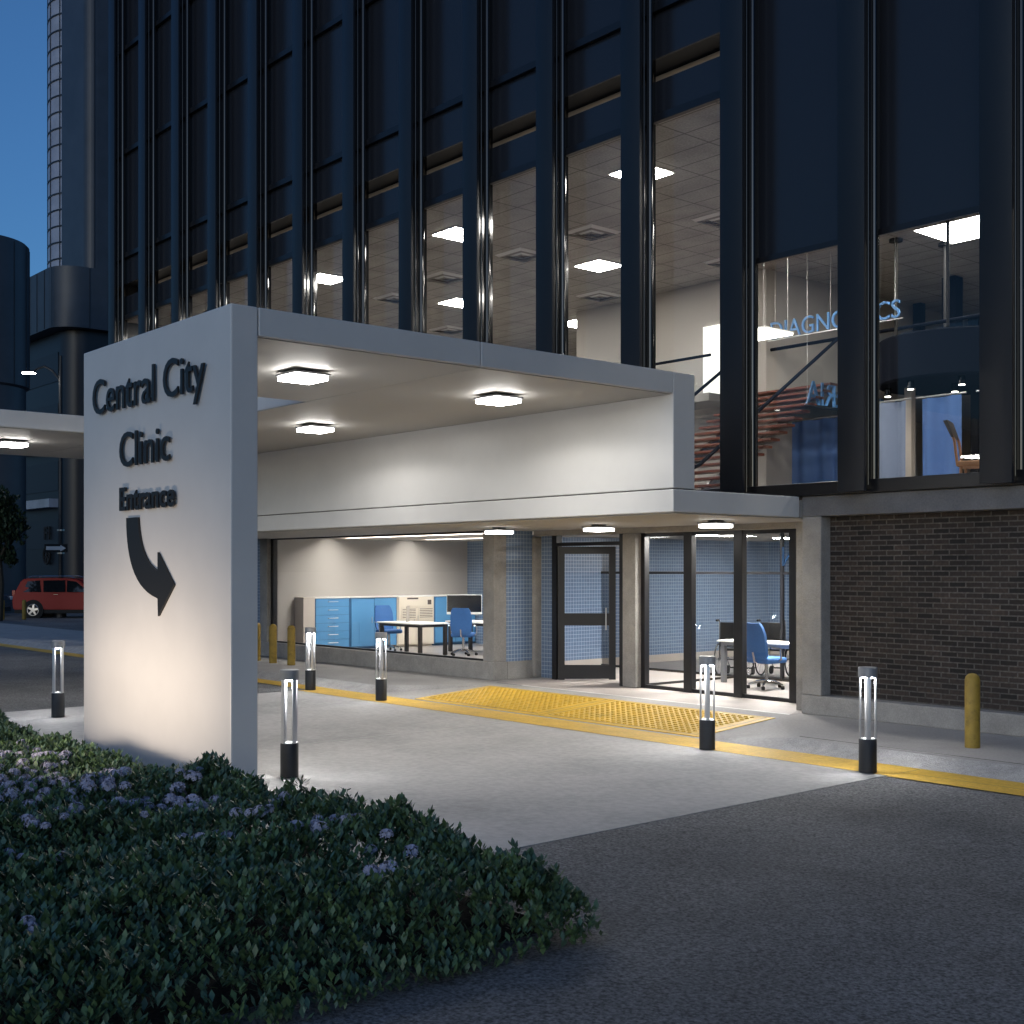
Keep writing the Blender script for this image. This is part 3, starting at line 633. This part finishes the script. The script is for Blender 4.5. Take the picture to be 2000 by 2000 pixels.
# ------------------------------------------------------------------ office furniture
def cab(y0, y1, name, label, mat, kind):
    t = T(name, label, 'cabinet', (-25.8, (y0 + y1) / 2, 0))
    q = MB(); q.box(-25.99, -25.62, y0, y1, .05, 1.28); q.box(-25.95, -25.68, y0 + .02, y1 - .02, .004, .05); P('carcass', q, m_bluedk if mat is m_blue else m_paper, t)
    q = MB(); q.rbox(-26.0 + .005, -25.58, y0 - .0, y1 + .0, 1.281, 1.315, .004); P('top', q, m_wtop, t)
    if kind == 'drawers':
        for i in range(6):
            z = .08 + i * .2
            q = MB(); q.rbox(-25.615, -25.597, y0 + .03, y1 - .04, z, z + .192, .003); d = P('drawer', q, mat, t)
            q = MB(); ym = (y0 + y1) / 2; q.tube([(-25.597, ym - .14, z + .12), (-25.56, ym - .13, z + .12), (-25.56, ym + .13, z + .12), (-25.597, ym + .14, z + .12)], .008, 6); P('handle', q, m_steel, d)
    else:
        n = 2; w = (y1 - y0 - .04) / n
        for i in range(n):
            q = MB(); q.rbox(-25.615, -25.597, y0 + .02 + i * w + .006, y0 + .02 + (i + 1) * w - .006, .08, 1.26, .003); d = P('door', q, mat, t)
            q = MB(); q.cyl((-25.59, y0 + .02 + (i + (.9 if i == 0 else .1)) * w, .65), (-25.59, y0 + .02 + (i + (.9 if i == 0 else .1)) * w, .8), .008, n=6); P('handle', q, m_steel, d)
    return t
q = MB(); q.rbox(-25.99, -25.58, 15.4, 15.72, .004, 1.315, .005); o = P('cabinet_end_panel', q, m_cream, None); tag(o, 'plain cream end panel left of the blue drawers', 'panel')
cab(15.73, 16.74, 'drawer_cabinet', 'blue cabinet with six drawers in the lit office', m_blue, 'drawers')
cab(16.75, 18.15, 'cupboard', 'blue two door cupboard between the drawers and the papers', m_blue, 'doors')
cab(18.16, 19.33, 'cupboard', 'cream cupboard carrying the notice papers in the office', m_paper, 'doors')
cab(19.34, 20.72, 'cupboard', 'blue cupboard behind the computer monitor', m_blue, 'doors')
o = T('notice_papers', 'cream notice sheets with lines of text taped to the cupboard', 'papers', (-25.57, 18.8, .75))
q = MB()
for y0, y1, z0, z1 in ((18.2, 19.3, 1.02, 1.3), (18.28, 18.78, .72, 1.0), (18.82, 19.3, .72, 1.0)): q.box(-25.588, -25.582, y0, y1, z0, z1)
P('sheet', q, m_paper, o)
q = MB()
for yy in (18.31, 18.85):
    for i in range(6): q.box(-25.581, -25.580, yy, yy + .41, .75 + i * .042, .765 + i * .042)
q.box(-25.581, -25.58, 18.45, 18.8, 1.22, 1.26); q.box(-25.581, -25.58, 19.1, 19.22, 1.08, 1.2); P('text_lines', q, m_ink, o)
# desks
def desk(loc, w, d, label, rz=0, top=m_wtop, leg=m_dwood):
    t = T('desk', label, 'desk', loc, rz)
    q = MB(); q.rbox(-w / 2, w / 2, -d / 2, d / 2, .715, .745, .004); P('top', q, top, t, world=False)
    q = MB(); q.box(-w / 2 + .05, w / 2 - .05, -d / 2 + .05, d / 2 - .05, .655, .714); P('apron', q, leg, t, world=False)
    for x in (-1, 1):
        for y in (-1, 1):
            q = MB(); q.rbox(x * (w / 2 - .09) - .04, x * (w / 2 - .09) + .04, y * (d / 2 - .09) - .04, y * (d / 2 - .09) + .04, 0, .654, .004); P('leg', q, leg, t, world=False)
    return t
desk((-23.4, 17.05, .006), 1.7, .9, 'dark legged desk with pale top before the blue cupboard')
desk((-22.5, 18.55, .006), 2.2, .8, 'dark legged desk with pale top carrying the computer monitor')
o = T('desk_screen', 'thin pale privacy screen standing on the office desk', 'desk screen', (-23.75, 17.15, .75))
q = MB(); q.rbox(-.3, .3, -.015, .015, .745, 1.12, .004, Matrix.Translation((-23.75, 17.15, 0)) @ Matrix.Rotation(R(139.3), 4, 'Z')); P('panel', q, m_cream, o)
mo = T('computer_monitor', 'black computer monitor on a white stand on the office desk', 'monitor', (-23.45, 18.62, .752), R(45))
q = MB(); q.rbox(-.43, .43, -.02, .02, .14, .62, .01); P('bezel', q, m_wtop, mo, world=False)
q = MB(); q.quad((-.42, -.022, .20), (.42, -.022, .20), (.42, -.022, .61), (-.42, -.022, .61)); P('screen', q, m_screen, mo, world=False)
q = MB(); q.box(-.04, .04, -.01, .03, .01, .15); q.rbox(-.14, .14, -.1, .1, 0, .012, .004); P('stand', q, m_wtop, mo, world=False)
# office chair
def office_chair(loc, rz, label, mat=m_blue2):
    t = T('office_chair', label, 'office chair', loc, rz, 'blue office chairs')
    q = MB(); q.rbox(-.25, .25, -.24, .24, .43, .53, .04, seg=3); P('seat', q, mat, t, world=False, smooth=True)
    b = MB(); n = 8; rows = []
    prof = [(.50, .20, -.23), (.58, .24, -.25), (.75, .25, -.27), (.92, .24, -.29), (1.04, .22, -.33), (1.10, .18, -.35)]
    vs = []
    for z, w, y in prof:
        for i in range(n + 1):
            u = -1 + 2 * i / n; vs.append((u * w, y + .05 * u * u, z))
    for z, w, y in prof:
        for i in range(n + 1):
            u = -1 + 2 * i / n; vs.append((u * w, y + .05 * u * u - .05, z))
    fs = []; L = (n + 1) * len(prof)
    for r in range(len(prof) - 1):
        for i in range(n):
            a = r * (n + 1) + i; fs += [(a, a + 1, a + n + 2, a + n + 1), (L + a, L + a + n + 1, L + a + n + 2, L + a + 1)]
    for i in range(n):
        a = i; fs.append((a, L + a, L + a + 1, a + 1)); a = (len(prof) - 1) * (n + 1) + i; fs.append((a, a + 1, L + a + 1, L + a))
    for r in range(len(prof) - 1):
        a = r * (n + 1); fs.append((a, a + n + 1, L + a + n + 1, L + a)); a += n; fs.append((a, L + a, L + a + n + 1, a + n + 1))
    b.add(vs, fs); P('backrest', b, mat, t, world=False, smooth=True)
    for s in (-1, 1):
        q = MB(); q.tube([(s * .2, .05, .45), (s * .29, .05, .5), (s * .30, .02, .68), (s * .30, -.2, .70)], .018, 8); P('armrest', q, m_chrome, t, world=False, smooth=True)
    q = MB(); q.cyl((0, 0, .10), (0, 0, .43), .03, n=12); q.tube([(0, -.05, .42), (0, -.27, .46), (0, -.31, .62)], .02, 8); P('column', q, m_chrome, t, world=False, smooth=True)
    q = MB()
    for k in range(5):
        a = k * 2 * math.pi / 5 + .3; q.tube([(0, 0, .13), (.15 * math.cos(a), .15 * math.sin(a), .12), (.30 * math.cos(a), .30 * math.sin(a), .075)], [.03, .024, .015], 8)
    P('base', q, m_chrome, t, world=False, smooth=True)
    for k in range(5):
        a = k * 2 * math.pi / 5 + .3; x, y = .30 * math.cos(a), .30 * math.sin(a)
        q = MB(); q.cyl((x - .012, y - .02, .032), (x + .012, y + .02, .032), .03, n=12); P('caster', q, m_rubber, t, world=False)
    return t
oc = office_chair((-22.2, 17.6, .006), R(40), 'blue office chair with its back to the window at the monitor desk')
dup(oc, (-24.6, 17.2, .006), R(-95), 'blue office chair side on between the cupboard and the first desk')
dup(oc, (-21.1, 18.9, .006), R(120), 'blue office chair partly hidden behind the corner pillar')
dup(oc, (-12.78, 16.57, .006), R(-8), 'blue office chair at the white desk behind the lobby glass')
dup(oc, (-11.2, 16.9, .006), R(150), 'blue office chair cut off by the pillar beside the brick wall')
desk((-13.2, 17.15, .006), 1.75, .62, 'white topped reception desk in the lobby', 0, m_wtop, m_lcap)
# wheelchairs
def wheelchair(loc, rz, label):
    t = T('wheelchair', label, 'wheelchair', loc, rz, 'wheelchairs parked in the lobby')
    q = MB(); q.rbox(-.22, .22, -.2, .22, .47, .51, .015); P('seat', q, m_rubber, t, world=False)
    q = MB(); q.rbox(-.22, .22, -.25, -.22, .55, 1.0, .012); P('backrest', q, m_grfab, t, world=False)
    q = MB()
    for s in (-.235, .235):
        q.tube([(s, -.235, .3), (s, -.24, .98), (s, -.27, 1.04), (s, -.40, 1.04)], .013, 8); q.tube([(s, -.235, .7), (s, .1, .7), (s, .18, .64), (s, .2, .3), (s, .4, .12)], .012, 8); q.tube([(s, -.24, .33), (s, .3, .3)], .012, 8)
    q.tube([(-.235, -.1, .3), (.235, -.1, .3)], .012, 8); P('frame', q, m_chrome, t, world=False, smooth=True)
    for s in (-1, 1):
        q = MB(); q.tube([(s * .235, -.30, 1.04), (s * .235, -.42, 1.04)], .02, 8); P('push_handle', q, m_rubber, t, world=False)
        q = MB(); pts = [(s * .29, -.1 + .29 * math.cos(a), .30 + .29 * math.sin(a)) for a in [i * math.pi / 14 for i in range(29)]]; q.tube(pts, .014, 8); w = P('wheel', q, m_rubber, t, world=False, smooth=True)
        q = MB(); q.cyl((s * .27, -.1, .3), (s * .31, -.1, .3), .03, n=10)
        for k in range(10):
            a = k * math.pi / 5; q.cyl((s * .29, -.1, .3), (s * .29, -.1 + .28 * math.cos(a), .3 + .28 * math.sin(a)), .003, n=4)
        P('spokes', q, m_chrome, w, world=False)
        q = MB(); q.cyl((s * .23, .3, .08), (s * .26, .3, .08), .08, n=16); P('front_caster', q, m_rubber, t, world=False)
        q = MB(); q.box(s * .15 - .07, s * .15 + .07, .36, .52, .1, .12); P('footrest', q, m_rubber, t, world=False)
    return t
wc = wheelchair((-14.75, 18.2, .006), R(22), 'wheelchair behind the reception desk, farthest from the brick wall')
dup(wc, (-14.2, 18.75, .006), R(16), 'middle wheelchair behind the reception desk')
dup(wc, (-13.6, 19.4, .006), R(25), 'wheelchair behind the reception desk, nearest the brick wall')

# ------------------------------------------------------------------ hedge with lilac flowers
def leaf_cloud(name, n, fn, mats, parent, smin, smax, nl=7):
    """clumps of small upright leaves; fn(k) -> positions (k,3)"""
    pos = fn(n); tot = n * nl
    c = np.repeat(pos, nl, 0); az = rng.uniform(0, 2 * np.pi, tot); tilt = rng.uniform(.25, 1.15, tot)
    d = np.stack([np.cos(az) * np.sin(tilt), np.sin(az) * np.sin(tilt), np.cos(tilt)], 1)
    s = np.stack([-np.sin(az), np.cos(az), np.zeros(tot)], 1); ln = rng.uniform(smin, smax, tot)[:, None]; w = ln * .24
    c = c + np.stack([rng.normal(0, .012, tot), rng.normal(0, .012, tot), rng.uniform(-.05, .02, tot)], 1)
    v = np.empty((tot, 4, 3)); v[:, 0] = c; v[:, 1] = c + d * ln * .55 + s * w; v[:, 2] = c + d * ln; v[:, 3] = c + d * ln * .55 - s * w
    me = bpy.data.meshes.new(name); me.vertices.add(tot * 4); me.vertices.foreach_set('co', v.reshape(-1))
    me.loops.add(tot * 4); me.loops.foreach_set('vertex_index', np.arange(tot * 4, dtype=np.int32))
    me.polygons.add(tot); me.polygons.foreach_set('loop_start', np.arange(tot, dtype=np.int32) * 4); me.polygons.foreach_set('loop_total', np.full(tot, 4, dtype=np.int32))
    for m in mats: me.materials.append(m)
    me.polygons.foreach_set('material_index', np.repeat(rng.integers(0, len(mats), n), nl).astype(np.int32)); me.update(calc_edges=True); me.validate()
    o = bpy.data.objects.new(name, me); COL.objects.link(o); o.parent = parent; return o
HX0, HX1 = -17.1, -5.0
def hump(x, y):
    return .05 * np.sin(x * 2.3 + y) + .045 * np.sin(x * 5.1 - y * 2.2 + 1) + .03 * np.sin(x * 9.7 + y * 6)
def hz(x, y):
    back = np.clip((5.0 - y) / .25, 0, 1) ** .5; e = np.clip((HX1 - x) / .5, 0, 1) ** .5 * np.clip((x - HX0) / .4, 0, 1) ** .5
    front = np.clip((y - .9) / .4, 0, 1) ** .5
    ridge = .38 + .06 * np.exp(-((y - 4.6) / .35) ** 2)
    low = (x > -14.6) & (x < -9.5) & (y > 3.1); ridge = np.where(low, .29, ridge)
    return ZD + (ridge + hump(x, y) * np.where(low, .45, 1)) * np.minimum(np.minimum(back, e), front)
H = T('flowering_hedge', 'low dark green hedge dotted with lilac flower heads below the sign', 'hedge', (0, 0, 0))
def hfn(n):
    x = rng.uniform(HX0, HX1, n); y = rng.uniform(.95, 4.98, n); z = hz(x, y) - rng.exponential(.05, n).clip(0, .3)
    keep = ~((y > 3.15) & (y < 3.9) & (x > -13.1) & (x < -11.0)); z = np.where(keep, z, np.minimum(z, .18))
    return np.stack([x, y, np.maximum(z, ZD + .05)], 1)
leaf_cloud('foliage', 26000, hfn, [m_leaf, m_leaf2, m_leaf], H, .035, .075)
def hfn2(n):
    x = rng.uniform(HX0, HX1, n); y = rng.uniform(4.55, 4.98, n); z = hz(x, y) + rng.exponential(.022, n).clip(0, .10)
    return np.stack([x, y, z], 1)
leaf_cloud('sprigs', 2600, hfn2, [m_leaf, m_leaf2], H, .04, .075, 8)
def flower_mesh(seed):
    r = random.Random(seed); q = MB()
    for i in range(46):
        th = math.acos(1 - r.random() * 1.25); ph = r.random() * 6.283
        d = Vector((math.sin(th) * math.cos(ph), math.sin(th) * math.sin(ph), math.cos(th))); p = d * .055 * Vector((1.15, 1.15, .8)).length / 1.8
        p = Vector((d.x * .065, d.y * .065, d.z * .045)); a = d.orthogonal().normalized(); b = d.cross(a); s = .013 + .006 * r.random()
        for t in range(4):
            an = t * math.pi / 2 + r.random(); u = a * math.cos(an) + b * math.sin(an); w = d.cross(u)
            q.add([p, p + u * s + w * s * .6 + d * .004, p + u * s * 1.5 + d * .008, p + u * s - w * s * .6 + d * .004], [(0, 1, 2, 3)])
    return q
protos = []
for k in range(4):
    o = P('flower_head', flower_mesh(k), m_flow, H, world=False); protos.append(o)
cnt = 0; placed = []
centers = []
while len(centers) < 46:
    a, b = rng.uniform(-15, -5.6), rng.uniform(1.6, 4.55)
    if .7585 * -a + .6517 * b > 8.3 or rng.random() < .10: centers.append((a, b))
for (cx0, cy0) in centers:
    for _ in range(rng.integers(1, 5)):
        if cnt >= 96: break
        x = cx0 + rng.normal(0, .12); y = min(cy0 + rng.normal(0, .12), 4.5)
        if -13.1 < x < -11.0 and 3.1 < y < 3.5: continue
        o = protos[cnt] if cnt < 4 else protos[cnt % 4].copy()
        if cnt >= 4: COL.objects.link(o); o.parent = H
        o.location = (x, y, float(hz(np.array(x), np.array(y))) + rng.uniform(-.01, .04)); o.rotation_euler = (rng.uniform(-.5, .5), rng.uniform(-.5, .5), rng.uniform(0, 6)); s = rng.uniform(.5, .9); o.scale = (s, s, s); cnt += 1

q = MB(); n_ = 0
while n_ < 420:
    x0, y0 = rng.uniform(-15, -5.6), rng.uniform(1.6, 4.6)
    if .7585 * -x0 + .6517 * y0 < 8.0 and rng.random() > .15: continue
    for _ in range(rng.integers(1, 4)):
        x, y = x0 + rng.normal(0, .1), min(y0 + rng.normal(0, .1), 4.7)
        m_ = protos[n_ % 4].data; k = rng.uniform(.45, .85); z = float(hz(np.array(x), np.array(y))) + rng.uniform(-.03, .02)
        q.add([(v.co.x * k + x, v.co.y * k + y, v.co.z * k + z) for v in m_.vertices], [list(f.vertices) for f in m_.polygons]); n_ += 1
o = P('small_flower_heads', q, m_flow, H); o['kind'] = 'stuff'

# ------------------------------------------------------------------ far left: buildings, lamp, car, tree
o = T('round_tower', 'dark round tower at the far left edge', 'tower', (-63.5, 18.2, ZD))
q = MB(); q.lathe([(0, 18.0), (2.45, 18.0), (2.55, 17.9), (2.55, 11), (2.4, 10.9), (2.4, 0)], (-62.63, 19.18, ZD), 48); P('drum', q, m_tower, o, smooth=True)
q = MB()
for a in range(16): q.box(-.02, .02, -.02, .03, 11, 17.85, Matrix.Translation((-62.63, 19.18, ZD)) @ Matrix.Rotation(a * math.pi / 8 + .1, 4, 'Z') @ Matrix.Translation((0, -2.55, 0)))
P('cladding_seam', q, m_towerd, o)
# corner block with rounded corner
def rounded(x0, x1, y0, y1, r, n=8):
    p = [(x0, y0)] + [(x1 - r + r * math.sin(a), y0 + r - r * math.cos(a)) for a in [i * math.pi / 2 / n for i in range(n + 1)]] + [(x1, y1), (x0, y1)]
    return p
o = T('dark_office_block', 'dark clad office block with rounded corner beside the clinic', 'building', (-72, 28, ZD))
q = MB(); q.prism(rounded(-84, -69.8, 26.0, 60, 1.6), 'z', 15.9, 19.4); P('clad_band', q, m_tower, o, smooth=True)
q = MB(); q.prism(rounded(-84, -70.4, 26.8, 60, 1.4), 'z', ZD, 15.88); P('lower_wall', q, m_towerd, o, smooth=True)
q = MB(); q.prism(rounded(-74.1, -70.1, 27.8, 60, .6), 'z', 19.42, 48); P('tower_shaft', q, m_tower, o)
q = MB()
for i in range(12): q.box(-84 + i * 1.2, -83.96 + i * 1.2, 25.97, 26.0, 15.95, 19.35)
for i in range(14): q.box(-69.8, -69.77, 27.8 + i * 1.1, 27.84 + i * 1.1, 15.95, 19.35); q.box(-70.1, -70.07, 28.2 + i * 1.1, 28.23 + i * 1.1, 19.5, 47.8)
P('cladding_seam', q, m_towerd, o)
q = MB()
for z in (3.2, 6.6, 10, 13): q.box(-83, -71.9, 26.76, 26.79, z, z + 1.7)
P('window', q, m_dimwin, o)
q = MB()
for z in (5.6, 9): q.box(-78, -71.8, 26.2, 26.75, z, z + .5)
P('balcony_slab', q, m_towg, o)
lt = T('wall_sign', 'dim building lettering with a round emblem behind the red car', 'sign', (-71, 26.5, 3))
letter('lettering', 'FI', (-73.9, 26.7, 3.75), (1, 0, 0), (0, 0, 1), (0, -1, 0), .95, .75, .06, m_rubber, lt, .01)
q = MB(); pts = [(-73.4 + .5 * math.cos(a), 26.65, 2.8 + .5 * math.sin(a)) for a in [i * math.pi / 12 for i in range(25)]]; q.tube(pts, .07, 6)
for a in (.3, 1.35, 2.4): q.tube([(-73.4 + .45 * math.cos(a), 26.65, 2.8 + .45 * math.sin(a)), (-73.4 - .45 * math.cos(a), 26.65, 2.8 - .45 * math.sin(a))], .05, 6)
P('emblem', q, m_rubber, lt)
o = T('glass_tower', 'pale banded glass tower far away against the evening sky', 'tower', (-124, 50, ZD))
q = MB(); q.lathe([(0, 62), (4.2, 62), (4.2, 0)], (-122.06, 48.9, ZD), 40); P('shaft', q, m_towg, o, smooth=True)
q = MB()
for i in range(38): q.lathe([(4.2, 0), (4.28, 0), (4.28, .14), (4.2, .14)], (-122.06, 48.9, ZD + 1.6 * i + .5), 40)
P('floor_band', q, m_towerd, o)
q = MB()
for a in range(16): q.cyl((-122.06 + 4.22 * math.cos(a * .3927), 48.9 + 4.22 * math.sin(a * .3927), ZD), (-122.06 + 4.22 * math.cos(a * .3927), 48.9 + 4.22 * math.sin(a * .3927), 62), .06, n=4)
P('mullion', q, m_towerd, o)
# street lamp
t = T('street_lamp', 'tall dark street lamp with a lit head on a curved arm', 'street lamp', (-53.46, 20.02, ZD))
q = MB(); q.cyl((0, 0, 0), (0, 0, .9), .24, .2, 14); q.cyl((0, 0, .9), (0, 0, 11.4), .12, .075, 14); P('pole', q, m_post, t, world=False, smooth=True)
ax = Vector((-.6517, -.7585, 0))
q = MB(); q.tube([(0, 0, 10.3), ax * .35 + Vector((0, 0, 10.75)), ax * .7 + Vector((0, 0, 10.95)), ax * 1.0 + Vector((0, 0, 10.85)), ax * 1.2 + Vector((0, 0, 10.72))], .05, 8); P('arm', q, m_post, t, world=False, smooth=True)
Tm = Matrix.Translation(ax * 1.4 + Vector((0, 0, 10.66))) @ Matrix.Rotation(R(YAW), 4, 'Z')
q = MB(); q.rbox(-.28, .28, -.14, .14, 0, .09, .03, Tm); P('lamp_head', q, m_post, t, world=False)
q = MB(); q.box(-.25, .25, -.12, .12, -.03, -.001, Tm); P('lens', q, m_street, t, world=False)
s = T('one_way_sign', 'black sign with a white arrow clamped to the street lamp pole', 'road sign', (-53.3, 19.8, 2.5))
Tm = Matrix.Translation((-53.35, 19.85, 2.9)) @ Matrix.Rotation(R(YAW), 4, 'Z')
q = MB(); q.rbox(-.58, .42, -.02, .02, -.18, .18, .008, Tm); P('plate', q, m_rubber, s)
q = MB(); q.prism([(-.5, -.08), (.12, -.08), (.12, -.14), (.36, 0), (.12, .14), (.12, .08), (-.5, .08)], 'y', -.03, -.021, Tm); P('arrow', q, m_swhite, s)
q = MB()
for z in (.75, -.25): q.cyl((-53.46, 20.02, 2.9 + z), (-53.46, 20.02, 2.97 + z), .16, n=14)
P('clamp', q, m_steel, s)
# red car
def car(loc, rz, label, paint):
    t = T('parked_car', label, 'car', loc, rz)
    W2 = .9
    prof = [(-2.25, .35), (-2.3, .62), (-2.28, 1.0), (-2.2, 1.08), (-1.98, 1.62), (-1.8, 1.70), (-.6, 1.74), (.35, 1.68), (.55, 1.6), (1.2, 1.10), (1.35, 1.06), (2.1, .98), (2.28, .85), (2.3, .5), (2.2, .34)]
    def yw(z): return W2 if z < 1.05 else W2 - (z - 1.05) * .28
    b = bmesh.new(); n = len(prof)
    for z_side in (-1, 1):
        for x, z in prof: b.verts.new((x, z_side * yw(z), z))
    b.verts.ensure_lookup_table()
    b.faces.new([b.verts[i] for i in range(n)]); b.faces.new([b.verts[n + i] for i in range(n)][::-1])
    for i in range(n): b.faces.new([b.verts[i], b.verts[n + i], b.verts[n + (i + 1) % n], b.verts[(i + 1) % n]])
    b.normal_update(); bmesh.ops.recalc_face_normals(b, faces=b.faces[:]); bmesh.ops.bevel(b, geom=b.edges[:], offset=.05, segments=2, affect='EDGES')
    b.verts.index_update(); q = MB(); q.add([v.co.copy() for v in b.verts], [[v.index for v in f.verts] for f in b.faces]); b.free()
    P('body', q, paint, t, world=False, smooth=True)
    for s in (-1, 1):
        for pts in ([(-1.85, 1.12), (-1.68, 1.58), (-1.15, 1.62), (-1.05, 1.12)], [(-.95, 1.12), (-1.0, 1.62), (-.05, 1.63), (-.02, 1.12)], [(.06, 1.12), (.03, 1.62), (.42, 1.57), (1.02, 1.12)]):
            q = MB(); q.add([(x, s * (yw(z) + .006), z) for x, z in pts], [(0, 1, 2, 3)] if s < 0 else [(3, 2, 1, 0)]); P('side_window', q, m_cargl, t, world=False)
        for x in (-1.38, 1.4):
            q = MB(); q.cyl((x, s * .62, .35), (x, s * .912, .35), .44, n=24); P('wheel_arch', q, m_rubber, t, world=False)
            q = MB(); q.cyl((x, s * .66, .35), (x, s * .93, .35), .355, n=28); w = P('wheel', q, m_rubber, t, world=False, smooth=True)
            q = MB(); q.cyl((x, s * .93, .35), (x, s * .945, .35), .07, n=14)
            for k in range(5):
                a = k * 2 * math.pi / 5 + .2; c, d = math.cos(a), math.sin(a); q.add([(x + .05 * c - .05 * d, s * .942, .35 + .05 * d + .05 * c), (x + .05 * c + .05 * d, s * .942, .35 + .05 * d - .05 * c), (x + .24 * c + .035 * d, s * .938, .35 + .24 * d - .035 * c), (x + .24 * c - .035 * d, s * .938, .35 + .24 * d + .035 * c)], [(0, 1, 2, 3)])
            pts = [(x + .24 * math.cos(a), s * .932, .35 + .24 * math.sin(a)) for a in [i * math.pi / 12 for i in range(25)]]; q.tube(pts, .018, 6); P('rim', q, m_alloy, w, world=False)
        q = MB(); q.rbox(-2.31, -2.16, s * .78 - .1, s * .78 + .1, .95, 1.2, .02); P('tail_lamp', q, m_carlamp, t, world=False)
        q = MB(); q.rbox(2.12, 2.31, s * .7 - .15, s * .7 + .15, .72, .88, .02); P('headlight', q, m_wtop, t, world=False)
        q = MB(); q.rbox(-.5, -.3, s * .915 - .015, s * .915 + .015, 1.0, 1.03, .006); P('door_handle', q, m_chrome, t, world=False)
        q = MB(); q.tube([(-1.7, s * .62, 1.75), (-1.5, s * .62, 1.8), (.1, s * .62, 1.8), (.3, s * .62, 1.72)], .018, 6); P('roof_rail', q, m_chrome, t, world=False)
    q = MB(); q.box(-2.2, 2.2, -.86, .86, .2, .36); P('sill', q, m_rubber, t, world=False)
    return t
rtv = Vector((.6517, .7585, 0))
wp = Vector((-53.71, 18.92, ZD)); fwv = Vector((-.7585, .6517, 0))
car(tuple(wp + rtv * 1.38 + fwv * .9), R(YAW), 'red estate car parked far behind the sign', m_carred)
car(tuple(wp - rtv * 4.4 + fwv * 2.2), R(YAW), 'dark blue car cut off by the left edge behind the red car', m_carblue)
# tree
tr = T('street_tree', 'dark leafy street tree at the far left edge', 'tree', (-51.6, 16.8, ZD))
q = MB(); q.tube([(-51.6, 16.8, ZD), (-51.5, 16.85, 1.4), (-51.65, 16.8, 2.6), (-51.6, 16.9, 4.2)], [.16, .13, .11, .05], 8)
for dx, dy, dz in ((.9, .3, 1.5), (-.8, .2, 1.4), (.2, -.9, 1.7), (-.2, .8, 1.6)): q.tube([(-51.6, 16.8, 2.3), (-51.6 + dx * .5, 16.8 + dy * .5, 2.3 + dz * .5), (-51.6 + dx, 16.8 + dy, 2.3 + dz)], [.07, .05, .02], 6)
P('trunk', q, m_stem, tr, smooth=True)
blobs = [(-51.6 + rng.normal(0, .40), 16.8 + rng.normal(0, .40), 3.7 + rng.normal(0, .5), rng.uniform(.35, .75)) for _ in range(22)]
def tfn(n):
    bb = np.array([blobs[i] for i in rng.integers(0, len(blobs), n)]); d = rng.normal(0, 1, (n, 3)); d /= np.linalg.norm(d, axis=1)[:, None]
    return bb[:, :3] + np.array([51.6, -16.8, -ZD]) + d * (bb[:, 3] * rng.uniform(.5, 1.1, n))[:, None]
leaf_cloud('crown', 1700, tfn, [m_leafd, m_leafd], tr, .12, .26, 6)
